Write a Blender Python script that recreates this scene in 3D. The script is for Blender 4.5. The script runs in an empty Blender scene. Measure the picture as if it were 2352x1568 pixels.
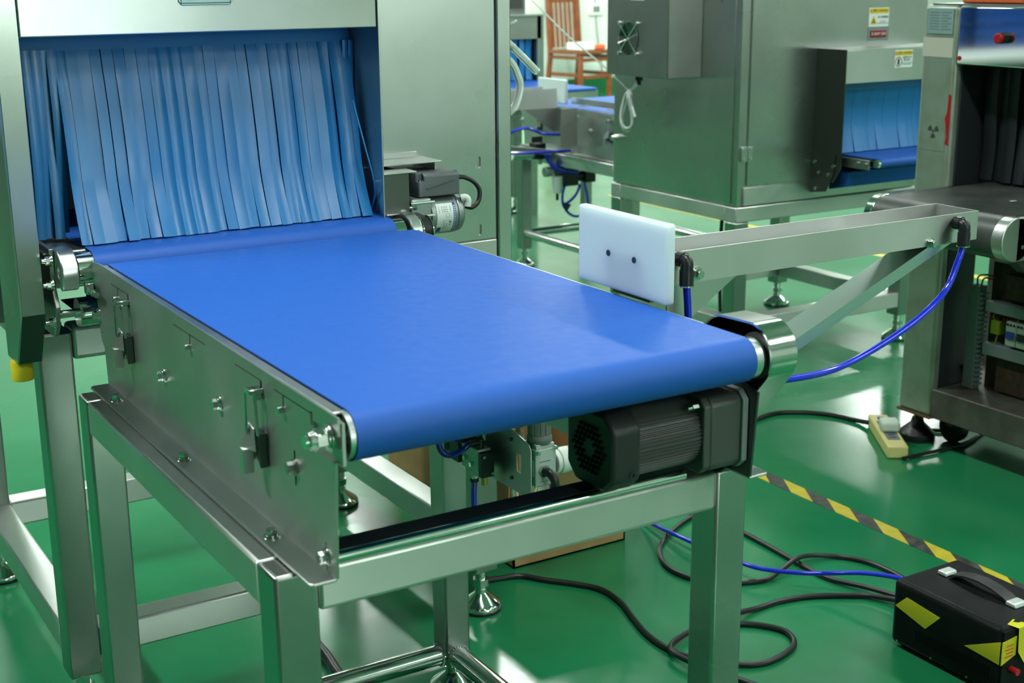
import bpy, bmesh, math, random
from math import sin, cos, pi, radians, sqrt
from mathutils import Vector, Matrix

random.seed(7)
S = bpy.context.scene
COL = S.collection

# ------------------------------------------------------------------ camera, world, lights, exposure
YAW, PITCH, ROLL, FPX = 0.5469, 0.2617, 0.00785, 3180.0
CAM = Vector((0, 0, 1.2))
fwd = Vector((sin(YAW) * cos(PITCH), cos(YAW) * cos(PITCH), -sin(PITCH)))
r0 = Vector((cos(YAW), -sin(YAW), 0)); d0 = fwd.cross(r0)
right = r0 * cos(ROLL) + d0 * sin(ROLL); down = -r0 * sin(ROLL) + d0 * cos(ROLL)
cd = bpy.data.cameras.new('camera'); cam = bpy.data.objects.new('camera', cd); COL.objects.link(cam)
cd.sensor_width = 36; cd.lens = FPX / 2352 * 36; cd.clip_start = .05; cd.clip_end = 60
up = -down; back = -fwd
cam.matrix_world = Matrix(((right.x, up.x, back.x, CAM.x), (right.y, up.y, back.y, CAM.y), (right.z, up.z, back.z, CAM.z), (0, 0, 0, 1)))
cd.dof.use_dof = True; cd.dof.focus_distance = 2.05; cd.dof.aperture_fstop = 9
S.camera = cam

W = bpy.data.worlds.new('room_air'); S.world = W; W.use_nodes = True
W.node_tree.nodes['Background'].inputs[0].default_value = (.55, .75, .66, 1)
W.node_tree.nodes['Background'].inputs[1].default_value = .05

CEIL = 3.3
LAMP_COL = (.94, 1.0, .95)
def lamp(name, loc, sx, sy, power, rot=(0, 0, 0), col=LAMP_COL):
    l = bpy.data.lights.new(name, 'AREA'); l.shape = 'RECTANGLE'; l.size = sx; l.size_y = sy
    l.energy = power; l.color = col
    o = bpy.data.objects.new(name, l); COL.objects.link(o); o.location = loc; o.rotation_euler = rot
    return o
for ix, x in enumerate((.9, 4.0, 7.1, 10.2)):
    for iy, y in enumerate((-3.8, -1.2, 1.2, 4.2, 6.8, 9.4)):
        lamp('left_fill_lamp', (x, y, CEIL - .06), .22, 1.3, (20 if y < 0 else 24) if y < 2 else 34)
# daylight: a window behind the viewer, and one in the far left that lights the chair and back wall
lamp('window_daylight', (2.3, -5.85, 1.65), 1.6, 1.1, 48, (radians(90), 0, pi), (.90, 1, .95))
lamp('left_fill_lamp', (-1.7, 2.6, CEIL - .06), .22, 1.3, 85)  # added fill: brightens the left floor that the side plate reflects
lamp('window_daylight', (5.2, 8.2, 2.1), 1.6, 1.6, 95, (radians(62), 0, radians(-38)), (1, .97, .86))

S.view_settings.view_transform = 'Standard'; S.view_settings.look = 'None'
S.view_settings.exposure = 0.82; S.view_settings.gamma = 1.0
S.view_settings.use_curve_mapping = False
S.cycles.use_denoising = True
S.cycles.max_bounces = 8; S.cycles.glossy_bounces = 5; S.cycles.transmission_bounces = 8
S.cycles.sample_clamp_indirect = 6; S.cycles.caustics_reflective = False; S.cycles.caustics_refractive = False

# ------------------------------------------------------------------ materials
def lin(h):
    h = h.lstrip('#'); out = []
    for i in (0, 2, 4):
        c = int(h[i:i + 2], 16) / 255
        out.append(c / 12.92 if c <= .04045 else ((c + .055) / 1.055) ** 2.4)
    return tuple(out) + (1,)
MATS = {}
def mat(name, col, metal=0, rough=.5, rvar=0, rscale=6, stretch=(1, 1, 1), cvar=None, cscale=5, bump=0, bscale=200, spec=.5, trans=0, ior=1.45, sss=0, emit=0, detail=4, coat=0, brush=None, aniso=.8):
    m = bpy.data.materials.new(name); m.use_nodes = True; nt = m.node_tree
    b = nt.nodes['Principled BSDF']
    c = lin(col) if isinstance(col, str) else tuple(col) + (1,)
    b.inputs['Base Color'].default_value = c; b.inputs['Metallic'].default_value = metal
    b.inputs['Roughness'].default_value = rough; b.inputs['Specular IOR Level'].default_value = spec
    b.inputs['Transmission Weight'].default_value = trans; b.inputs['IOR'].default_value = ior
    b.inputs['Coat Weight'].default_value = coat
    if sss:
        b.inputs['Subsurface Weight'].default_value = 1; b.inputs['Subsurface Radius'].default_value = (1, 1.05, 1.1); b.inputs['Subsurface Scale'].default_value = sss
    if emit:
        b.inputs['Emission Color'].default_value = c; b.inputs['Emission Strength'].default_value = emit
    tc = nt.nodes.new('ShaderNodeTexCoord'); mp = nt.nodes.new('ShaderNodeMapping'); mp.inputs['Scale'].default_value = stretch
    nt.links.new(tc.outputs['Object'], mp.inputs[0])
    def noise(sc, d=detail):
        n = nt.nodes.new('ShaderNodeTexNoise'); n.inputs['Scale'].default_value = sc; n.inputs['Detail'].default_value = d
        nt.links.new(mp.outputs[0], n.inputs['Vector']); return n
    if rvar:
        n = noise(rscale); r = nt.nodes.new('ShaderNodeMapRange')
        r.inputs[1].default_value = .3; r.inputs[2].default_value = .7
        r.inputs[3].default_value = max(.02, rough - rvar); r.inputs[4].default_value = rough + rvar
        nt.links.new(n.outputs[0], r.inputs[0]); nt.links.new(r.outputs[0], b.inputs['Roughness'])
    if cvar:
        n = noise(cscale); mx = nt.nodes.new('ShaderNodeMix'); mx.data_type = 'RGBA'
        rp = nt.nodes.new('ShaderNodeMapRange'); rp.inputs[1].default_value = .35; rp.inputs[2].default_value = .68
        nt.links.new(n.outputs[0], rp.inputs[0]); nt.links.new(rp.outputs[0], mx.inputs[0])
        mx.inputs[6].default_value = c; mx.inputs[7].default_value = lin(cvar) if isinstance(cvar, str) else tuple(cvar) + (1,)
        nt.links.new(mx.outputs[2], b.inputs['Base Color'])
    if bump:
        n = noise(bscale, 2); bp = nt.nodes.new('ShaderNodeBump'); bp.inputs['Strength'].default_value = bump; bp.inputs['Distance'].default_value = .002
        nt.links.new(n.outputs[0], bp.inputs['Height']); nt.links.new(bp.outputs[0], b.inputs['Normal'])
    if brush:
        b.inputs['Anisotropic'].default_value = aniso
        ge = nt.nodes.new('ShaderNodeNewGeometry'); cr = nt.nodes.new('ShaderNodeVectorMath'); cr.operation = 'CROSS_PRODUCT'
        cr.inputs[1].default_value = Vector(brush) + Vector((.03, .021, .027)); nt.links.new(ge.outputs['Normal'], cr.inputs[0]); nt.links.new(cr.outputs[0], b.inputs['Tangent'])
        m2 = nt.nodes.new('ShaderNodeMapping'); m2.inputs['Scale'].default_value = [8 if q else 900 for q in brush]
        nt.links.new(tc.outputs['Object'], m2.inputs[0]); n = nt.nodes.new('ShaderNodeTexNoise'); n.inputs['Scale'].default_value = 1; n.inputs['Detail'].default_value = 2
        nt.links.new(m2.outputs[0], n.inputs['Vector'])
        bp = nt.nodes.new('ShaderNodeBump'); bp.inputs['Strength'].default_value = .03; bp.inputs['Distance'].default_value = .001
        nt.links.new(n.outputs[0], bp.inputs['Height']); nt.links.new(bp.outputs[0], b.inputs['Normal'])
    MATS[name] = m; return m
M = MATS
for nm, bd in (('x', (1, 0, 0)), ('y', (0, 1, 0)), ('z', (0, 0, 1))):
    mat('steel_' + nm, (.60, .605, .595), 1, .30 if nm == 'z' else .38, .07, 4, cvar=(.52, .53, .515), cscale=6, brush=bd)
    mat('dull_' + nm, (.40, .405, .395), 1, .44, .08, 4, cvar=(.33, .335, .325), cscale=6, brush=bd)
mat('leg_shade_z', (.45, .455, .45), 1, .30, .07, 4, cvar=(.38, .385, .38), cscale=6, brush=(0, 0, 1))  # same steel, its colour darkened to put shade on the legs
mat('steel', (.58, .59, .58), 1, .33, .08, 5, cvar=(.50, .51, .50), cscale=8)
mat('steel_side', (.52, .535, .52), 1, .40, .08, 4, cvar=(.44, .455, .44), cscale=5, brush=(0, 1, 0), aniso=.55)
mat('steel_dull', (.40, .405, .395), 1, .42, .1, 4, cvar=(.33, .335, .325), cscale=7)
mat('chrome', (.72, .73, .72), 1, .09)
mat('polished', (.64, .65, .64), 1, .12, .03, 30, (1, 30, 30))
mat('aluminium', (.66, .69, .69), 1, .30)
mat('mirror_steel', (.62, .64, .62), 1, .055)
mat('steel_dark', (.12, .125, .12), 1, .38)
mat('belt_blue', (.018, .105, .48), 0, .50, .04, 60, spec=.36, bump=.04, bscale=900)
mat('curtain_blue', (.012, .185, .48), 0, .34, .04, 20, spec=.9)
mat('belt_black', (.045, .05, .052), 0, .42, .1, 8, cvar=(.075, .078, .075), cscale=10)
mat('curtain_black', (.02, .024, .03), 0, .5)
mat('rubber', (.012, .013, .015), 0, .38)
mat('plastic_black', (.014, .015, .017), 0, .32)
mat('black_paint', (.005, .006, .0075), 0, .42, .08, 14, cvar=(.010, .011, .011), cscale=16, spec=.12)
mat('dark_hole', (.004, .004, .005), 0, .8, spec=.1)
mat('motor_grey', (.075, .078, .075), .2, .42)
mat('motor_dark', (.022, .024, .025), .1, .45)
mat('motor_silver', (.34, .37, .38), .75, .38)
mat('box_grey', (.10, .115, .12), 0, .42)
mat('hdpe', (.58, .68, .72), 0, .32, sss=.05)
mat('hdpe_far', (.72, .82, .84), 0, .35)
mat('tube_blue', (.008, .02, .62), 0, .14, spec=.6, coat=.3)
mat('tube_blue_clear', (.02, .06, .75), 0, .08, trans=.65, ior=1.4)
mat('tube_clear', (.86, .95, .92), 0, .12, trans=.55, ior=1.35)
mat('cup_clear', (.85, .95, .92), 0, .05, trans=.9, ior=1.4)
mat('regulator_grey', (.58, .64, .61), 0, .4)
mat('regulator_knob', (.16, .18, .175), 0, .45)
mat('gauge_white', (.82, .86, .82), 0, .22)
mat('valve_white', (.68, .74, .71), 0, .4)
mat('brass', (.55, .36, .12), 1, .4)
mat('yellow', (.72, .55, .02), 0, .5)
mat('yellow_tape', (.55, .52, .02), 0, .35, cvar=(.62, .50, .03), cscale=9)
mat('hazard_yellow', (.62, .50, .04), 0, .4, cvar=(.5, .4, .05), cscale=30)
mat('hazard_black', (.03, .03, .032), 0, .5, cvar=(.09, .085, .08), cscale=40)
mat('red', (.45, .012, .02), 0, .3)
mat('red_ink', (.6, .12, .02), 0, .6)
mat('orange', (.85, .16, .05), 0, .5)
mat('label_white', (.74, .80, .78), 0, .35)
mat('label_yellow', (.72, .52, .03), 0, .4)
mat('label_red', (.25, .01, .015), 0, .35)
mat('label_blue', (.03, .07, .35), 0, .35)
mat('label_teal', (.015, .12, .12), 0, .35)
mat('label_tag', (.36, .50, .50), .3, .35)
mat('ink', (.02, .02, .022), 0, .6)
mat('ink_grey', (.22, .25, .26), 0, .6)
mat('cardboard', (.42, .27, .12), 0, .8, cvar=(.34, .21, .09), cscale=14)
mat('cardboard_inside', (.20, .10, .035), 0, .85)
mat('wood', (.17, .045, .016), 0, .26, cvar=(.26, .085, .03), cscale=12, stretch=(6, 6, 1))
mat('wall_paint', (.74, .82, .76), 0, .55, cvar=(.71, .79, .73), cscale=1.2)
mat('ceiling_paint', (.70, .72, .70), 0, .8)
mat('baseboard_green', (.012, .16, .055), 0, .35)
mat('floor_epoxy', (.010, .165, .062), 0, .17, .07, 2.2, cvar=(.016, .20, .08), cscale=3.0, spec=.5, bump=.10, bscale=26)
mat('old_paint', (.36, .42, .36), .5, .42, .08, 6, cvar=(.30, .33, .26), cscale=18)
mat('rust', (.12, .07, .03), .1, .8)
mat('old_steel', (.17, .165, .15), .6, .55, .1, 8, cvar=(.10, .085, .07), cscale=14)
mat('pcb', (.035, .020, .012), 0, .7, cvar=(.06, .04, .015), cscale=60)
mat('duct_grey', (.20, .24, .25), 0, .55)
mat('wire_red', (.22, .015, .012), 0, .5)
mat('wire_green', (.25, .32, .02), 0, .5)
mat('terminal_white', (.5, .53, .47), 0, .45)
mat('socket_cream', (.72, .62, .26), 0, .4)
mat('socket_face', (.16, .17, .20), 0, .45)
mat('plug_white', (.62, .68, .60), 0, .4)
mat('strap', (.016, .018, .020), 0, .45)
mat('handle_silver', (.60, .66, .64), .5, .35)
mat('crate_blue', (.02, .10, .42), 0, .4)
mat('paper', (.6, .58, .5), 0, .7)

# ------------------------------------------------------------------ mesh helpers
def ax(axis, a, u, v):
    return (a, u, v) if axis == 'x' else (u, a, v) if axis == 'y' else (u, v, a)
class MB:
    def __init__(s): s.v = []; s.f = []
    def add(s, vs, fs):
        n = len(s.v); s.v += [tuple(p) for p in vs]; s.f += [tuple(i + n for i in f) for f in fs]; return s
    def box(s, x0, x1, y0, y1, z0, z1):
        return s.add([(x0, y0, z0), (x1, y0, z0), (x1, y1, z0), (x0, y1, z0), (x0, y0, z1), (x1, y0, z1), (x1, y1, z1), (x0, y1, z1)],
                     [(0, 3, 2, 1), (4, 5, 6, 7), (0, 1, 5, 4), (1, 2, 6, 5), (2, 3, 7, 6), (3, 0, 4, 7)])
    def prism(s, pts, axis, a0, a1):
        n = len(pts)
        v = [ax(axis, a0, *p) for p in pts] + [ax(axis, a1, *p) for p in pts]
        f = [tuple(range(n)), tuple(reversed(range(n, 2 * n)))] + [(i, (i + 1) % n, n + (i + 1) % n, n + i) for i in range(n)]
        return s.add(v, f)
    def cyl(s, axis, u, v, r, a0, a1, n=24, r2=None, ph=0, cap=True):
        r2 = r if r2 is None else r2
        p = [(cos(2 * pi * i / n + ph), sin(2 * pi * i / n + ph)) for i in range(n)]
        vs = [ax(axis, a0, u + r * c, v + r * q) for c, q in p] + [ax(axis, a1, u + r2 * c, v + r2 * q) for c, q in p]
        f = [(i, (i + 1) % n, n + (i + 1) % n, n + i) for i in range(n)]
        if cap: f += [tuple(range(n)), tuple(reversed(range(n, 2 * n)))]
        return s.add(vs, f)
    def pipe(s, axis, u, v, r, ri, a0, a1, n=32):
        p = [(cos(2 * pi * i / n), sin(2 * pi * i / n)) for i in range(n)]
        vs = []
        for a, q in ((a0, r), (a1, r), (a1, ri), (a0, ri)):
            vs += [ax(axis, a, u + q * c, v + q * t) for c, t in p]
        f = []
        for k in range(4):
            for i in range(n):
                j = (i + 1) % n; k2 = (k + 1) % 4
                f.append((k * n + i, k * n + j, k2 * n + j, k2 * n + i))
        return s.add(vs, f)
    def lathe(s, prof, x, y, n=32):
        vs = []
        for r, z in prof: vs += [(x + r * cos(2 * pi * i / n), y + r * sin(2 * pi * i / n), z) for i in range(n)]
        f = [(k * n + i, k * n + (i + 1) % n, (k + 1) * n + (i + 1) % n, (k + 1) * n + i) for k in range(len(prof) - 1) for i in range(n)]
        f += [tuple(reversed(range(n))), tuple(range((len(prof) - 1) * n, len(prof) * n))]
        return s.add(vs, f)
    def tube(s, pts, r, n=10, step=8, smooth=True, cap=True):
        P = [Vector(p) for p in pts]
        if smooth and len(P) > 2:
            Q = []
            E = [2 * P[0] - P[1]] + P + [2 * P[-1] - P[-2]]
            for i in range(1, len(E) - 2):
                a, b, c, d = E[i - 1:i + 3]
                for k in range(step):
                    t = k / step
                    Q.append(.5 * ((2 * b) + (c - a) * t + (2 * a - 5 * b + 4 * c - d) * t * t + (3 * b - a - 3 * c + d) * t ** 3))
            Q.append(P[-1]); P = Q
        T = [(P[min(i + 1, len(P) - 1)] - P[max(i - 1, 0)]).normalized() for i in range(len(P))]
        u = T[0].orthogonal().normalized(); vs = []
        for i, p in enumerate(P):
            u = (u - T[i] * u.dot(T[i])).normalized(); w = T[i].cross(u)
            vs += [p + r * (u * cos(2 * pi * k / n) + w * sin(2 * pi * k / n)) for k in range(n)]
        f = [(i * n + k, i * n + (k + 1) % n, (i + 1) * n + (k + 1) % n, (i + 1) * n + k) for i in range(len(P) - 1) for k in range(n)]
        if cap: f += [tuple(reversed(range(n))), tuple(range((len(P) - 1) * n, len(P) * n))]
        return s.add(vs, f)
    def strip(s, path, x0, x1, th, axis='x', bow=0, nx=5, tilt=0):
        # a flexible band: path of (y,z), spanning x0..x1, thickness th; bow lifts the middle across the width
        P = [Vector((p[0], p[1])) for p in path]; m = len(P)
        N = []
        for i in range(m):
            t = (P[min(i + 1, m - 1)] - P[max(i - 1, 0)]).normalized(); N.append(Vector((t.y, -t.x)))
        vs = []
        for side in (0, 1):
            for i in range(m):
                for k in range(nx):
                    q = k / (nx - 1); off = bow * (1 - (2 * q - 1) ** 2) + (th if side else 0) + tilt * (2 * q - 1) * min(1, 4 * i / m)
                    p = P[i] + N[i] * off
                    vs.append((x0 + (x1 - x0) * q, p.x, p.y))
        f = []; o = m * nx
        for i in range(m - 1):
            for k in range(nx - 1):
                a = i * nx + k
                f.append((a, a + 1, a + nx + 1, a + nx)); f.append((o + a, o + a + nx, o + a + nx + 1, o + a + 1))
            f.append((i * nx, (i + 1) * nx, o + (i + 1) * nx, o + i * nx))
            e = i * nx + nx - 1; f.append((e, o + e, o + e + nx, e + nx))
        for k in range(nx - 1):
            f.append((k, o + k, o + k + 1, k + 1)); e = (m - 1) * nx + k; f.append((e, e + 1, o + e + 1, o + e))
        return s.add(vs, f)

def wloc(o):
    p = Vector((0, 0, 0))
    while o: p = p + o.location; o = o.parent
    return p
def mesh_of(name, mb, m, off=Vector((0, 0, 0)), smooth=35):
    me = bpy.data.meshes.new(name)
    me.from_pydata([tuple(Vector(p) - off) for p in mb.v], [], mb.f)
    bm = bmesh.new(); bm.from_mesh(me); bmesh.ops.recalc_face_normals(bm, faces=bm.faces); bm.to_mesh(me); bm.free()
    if smooth:
        me.polygons.foreach_set('use_smooth', [True] * len(me.polygons)); me.set_sharp_from_angle(angle=radians(smooth))
    me.materials.append(M[m]); return me
GRAIN = {'leg', 'rail', 'stretcher', 'front_panel', 'lower_panel', 'corner_post', 'hood_post', 'hood_header', 'hood_top', 'hood_side', 'cabinet', 'side_door', 'front_door', 'plinth_panel', 'flange', 'top_lip', 'channel', 'enclosure', 'bracket_shelf'}
def grained(name, mb, m):
    if name not in GRAIN or m not in ('steel', 'steel_side', 'steel_dull'): return m
    e = [max(p[k] for p in mb.v) - min(p[k] for p in mb.v) for k in range(3)]
    if name in ('front_panel', 'cabinet', 'side_door', 'front_door', 'enclosure', 'hood_side'): k = 2
    else: k = e.index(max(e))
    if name == 'leg' and k == 2: return 'leg_shade_z'
    return ('dull_' if m == 'steel_dull' else 'steel_') + 'xyz'[k]
def obj(name, mb, m, parent=None, bevel=0, seg=2, cut=None, smooth=35, label=None, kind=None):
    off = wloc(parent) if parent else Vector((0, 0, 0)); m = grained(name, mb, m)
    me = mesh_of(name, mb, m, off, smooth)
    o = bpy.data.objects.new(name, me); COL.objects.link(o)
    if parent: o.parent = parent
    if cut:
        c = bpy.data.objects.new('cutter', mesh_of('cutter', cut, m, off, 0)); COL.objects.link(c)
        if parent: c.parent = parent
        b = o.modifiers.new('b', 'BOOLEAN'); b.object = c; b.operation = 'DIFFERENCE'; b.solver = 'EXACT'; b.use_self = True
        bpy.context.view_layer.update()
        dg = bpy.context.evaluated_depsgraph_get()
        new = bpy.data.meshes.new_from_object(o.evaluated_get(dg))
        o.modifiers.clear(); o.data = new; bpy.data.objects.remove(c)
    if bevel:
        b = o.modifiers.new('edge', 'BEVEL'); b.width = bevel; b.segments = seg; b.limit_method = 'ANGLE'; b.angle_limit = radians(40); b.harden_normals = False
    if label: o['label'] = label
    if kind: o['kind'] = kind
    return o
def thing(name, label, cat, loc=(0, 0, 0), group=None):
    o = bpy.data.objects.new(name, None); COL.objects.link(o); o.location = loc; o.empty_display_size = .05
    o['label'] = label; o['category'] = cat
    if group: o['group'] = group
    return o
def tag(o, label, cat, group=None, kind=None):
    o['label'] = label; o['category'] = cat
    if group: o['group'] = group
    if kind: o['kind'] = kind
    return o
def struct(name, mb, m, parent=None, bevel=0):
    o = obj(name, mb, m, parent, bevel=bevel)
    if not parent: o['kind'] = 'structure'
    return o
def text(body, parent, m, loc, size, face='-y', spin=0, name='lettering', depth=.0002, align='CENTER'):
    c = bpy.data.curves.new(name, 'FONT'); c.body = body; c.size = size; c.extrude = depth; c.align_x = align; c.align_y = 'CENTER'
    c.materials.append(M[m])
    o = bpy.data.objects.new(name, c); COL.objects.link(o); o.parent = parent
    o.location = (0, 0, 0)
    R = {'-y': Matrix.Rotation(pi / 2, 3, 'X'), '-x': Matrix.Rotation(-pi / 2, 3, 'Z') @ Matrix.Rotation(pi / 2, 3, 'X'), 'z': Matrix.Identity(3)}[face]
    bpy.context.view_layer.update()
    me = bpy.data.meshes.new_from_object(o.evaluated_get(bpy.context.evaluated_depsgraph_get()))
    bpy.data.objects.remove(o)
    me.transform(Matrix.Translation(Vector(loc) - wloc(parent)) @ (R @ Matrix.Rotation(spin, 3, 'Z')).to_4x4())
    me.materials.clear(); me.materials.append(M[m])
    q = bpy.data.objects.new(name, me); COL.objects.link(q); q.parent = parent
    return q
def hull2(circs, n=40):
    pts = []
    for (u, v, r) in circs: pts += [(u + r * cos(2 * pi * i / n), v + r * sin(2 * pi * i / n)) for i in range(n)]
    pts = sorted(set(pts))
    def cr(o, a, b): return (a[0] - o[0]) * (b[1] - o[1]) - (a[1] - o[1]) * (b[0] - o[0])
    lo = []
    for p in pts:
        while len(lo) >= 2 and cr(lo[-2], lo[-1], p) <= 0: lo.pop()
        lo.append(p)
    hi = []
    for p in reversed(pts):
        while len(hi) >= 2 and cr(hi[-2], hi[-1], p) <= 0: hi.pop()
        hi.append(p)
    return lo[:-1] + hi[:-1]
def hexbolt(axis, u, v, a, d, r=.0065, mat_='polished', parent=None, name='bolt', washer=True):
    # head sits on a face at a, sticking out along axis by sign d
    b = MB()
    if washer: b.cyl(axis, u, v, r * 1.45, a, a + d * .0016, 20)
    b.cyl(axis, u, v, r * 1.12, a + d * .0014, a + d * .0034, 16)
    b.cyl(axis, u, v, r, a + d * .003, a + d * .0085, 6, ph=.3)
    b.cyl(axis, u, v, r * .8, a + d * .0084, a + d * .0092, 12)
    return obj(name, b, mat_, parent)
def foot(parent, x, y, ztop, r=.040, n=32):
    b = MB(); b.lathe([(r * .98, .004), (r, .007), (r, .012), (r * .93, .016), (r * .55, .028), (r * .36, .034), (r * .30, .036), (r * .30, .044)], x, y, n)
    b.cyl('z', x, y, r * .27, .044, ztop, 16); b.cyl('z', x, y, r * .42, .050, .064, 6)
    f = obj('levelling_foot', b, 'chrome', parent)
    obj('rubber_pad', MB().lathe([(r * .97, 0), (r * 1.02, .001), (r * 1.02, .005), (r * .97, .006)], x, y, n), 'rubber', f)
    return f

# ------------------------------------------------------------------ setting
X0, X1, Y0, Y1 = -12.0, 14.0, -6.0, 11.74
struct('floor', MB().box(X0, X1, Y0, Y1, -.1, 0), 'floor_epoxy')
struct('ceiling', MB().box(X0, X1, Y0, Y1, CEIL, CEIL + .1), 'ceiling_paint')
struct('wall_back', MB().box(X0, X1, Y1, Y1 + .2, 0, CEIL), 'wall_paint')
struct('wall_front', MB().box(X0, X1, Y0 - .2, Y0, 0, CEIL), 'wall_paint')
struct('wall_left', MB().box(X0 - .2, X0, Y0, Y1, 0, CEIL), 'wall_paint')
struct('wall_right', MB().box(X1, X1 + .2, Y0, Y1, 0, CEIL), 'wall_paint')
struct('baseboard_back', MB().box(X0, X1, Y1 - .012, Y1, 0, .14), 'baseboard_green', bevel=.003)
struct('baseboard_right', MB().box(X1 - .012, X1, Y0, Y1 - .012, 0, .14), 'baseboard_green', bevel=.003)

# hazard tape on the floor beside the machine: alternate slanted bars
hz = thing('hazard_tape', 'yellow and black hazard tape stuck along the green floor', 'tape', (2.19, 2.1, 0))
tw, pit = .044, .148
for k in range(24):
    ya = 3.1 - k * pit / 2
    c = MB().prism([(2.163, ya), (2.163 + tw, ya + .075), (2.163 + tw, ya + .075 - pit / 2), (2.163, ya - pit / 2)], 'z', .0003, .0009)
    obj('stripe', c, 'hazard_yellow' if k % 2 else 'hazard_black', hz)
tag(obj('floor_tape', MB().box(4.39, 4.44, 2.4, 6.2, .0003, .0009), 'hazard_yellow'), 'narrow plain yellow tape line on the floor far behind the old machine', 'tape')

# ------------------------------------------------------------------ conveyor stand (front one and the one behind the cabinet machine)
def toggle_latch(P, xf, y, ztop, s=1.0):
    # spring toggle clip on the outside (-x) of a side plate
    t = obj('toggle_latch', MB().prism([(y - .011, ztop - .048), (y + .011, ztop - .048), (y + .011, ztop - .084), (y + .003, ztop - .078), (y, ztop - .073), (y - .004, ztop - .078), (y - .011, ztop - .086)], 'x', xf - .009, xf), 'steel_dark', P, bevel=.0006)
    h = MB().box(xf - .016, xf, y - .007, y + .007, ztop - .006, ztop)
    h.cyl('x', y, ztop - .009, .0055, xf - .010, xf - .001, 16)
    obj('catch_hook', h, 'polished', t, bevel=.0008)
    b = MB()
    b.prism([(y - .0085, ztop - .006), (y - .0045, ztop - .006), (y - .0075, ztop - .05), (y - .0115, ztop - .05)], 'x', xf - .0105, xf - .0085)
    b.prism([(y + .0085, ztop - .006), (y + .0045, ztop - .006), (y + .0075, ztop - .05), (y + .0115, ztop - .05)], 'x', xf - .0165, xf - .0145)
    obj('latch_arm', b, 'polished', t)
    l = MB().add([(xf - .012, y + .012, ztop - .040), (xf - .022, y + .012, ztop - .066), (xf - .012, y - .008, ztop - .068), (xf - .011, y - .002, ztop - .044),
                  (xf - .010, y + .014, ztop - .040), (xf - .020, y + .014, ztop - .066), (xf - .010, y - .006, ztop - .068), (xf - .009, y, ztop - .044)],
                 [(0, 1, 2, 3), (4, 7, 6, 5), (0, 4, 5, 1), (1, 5, 6, 2), (2, 6, 7, 3), (3, 7, 4, 0)])
    l.box(xf - .023, xf - .011, y + .002, y + .013, ztop - .094, ztop - .066)
    obj('latch_lever', l, 'steel', t, bevel=.0006)
    return t

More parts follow.
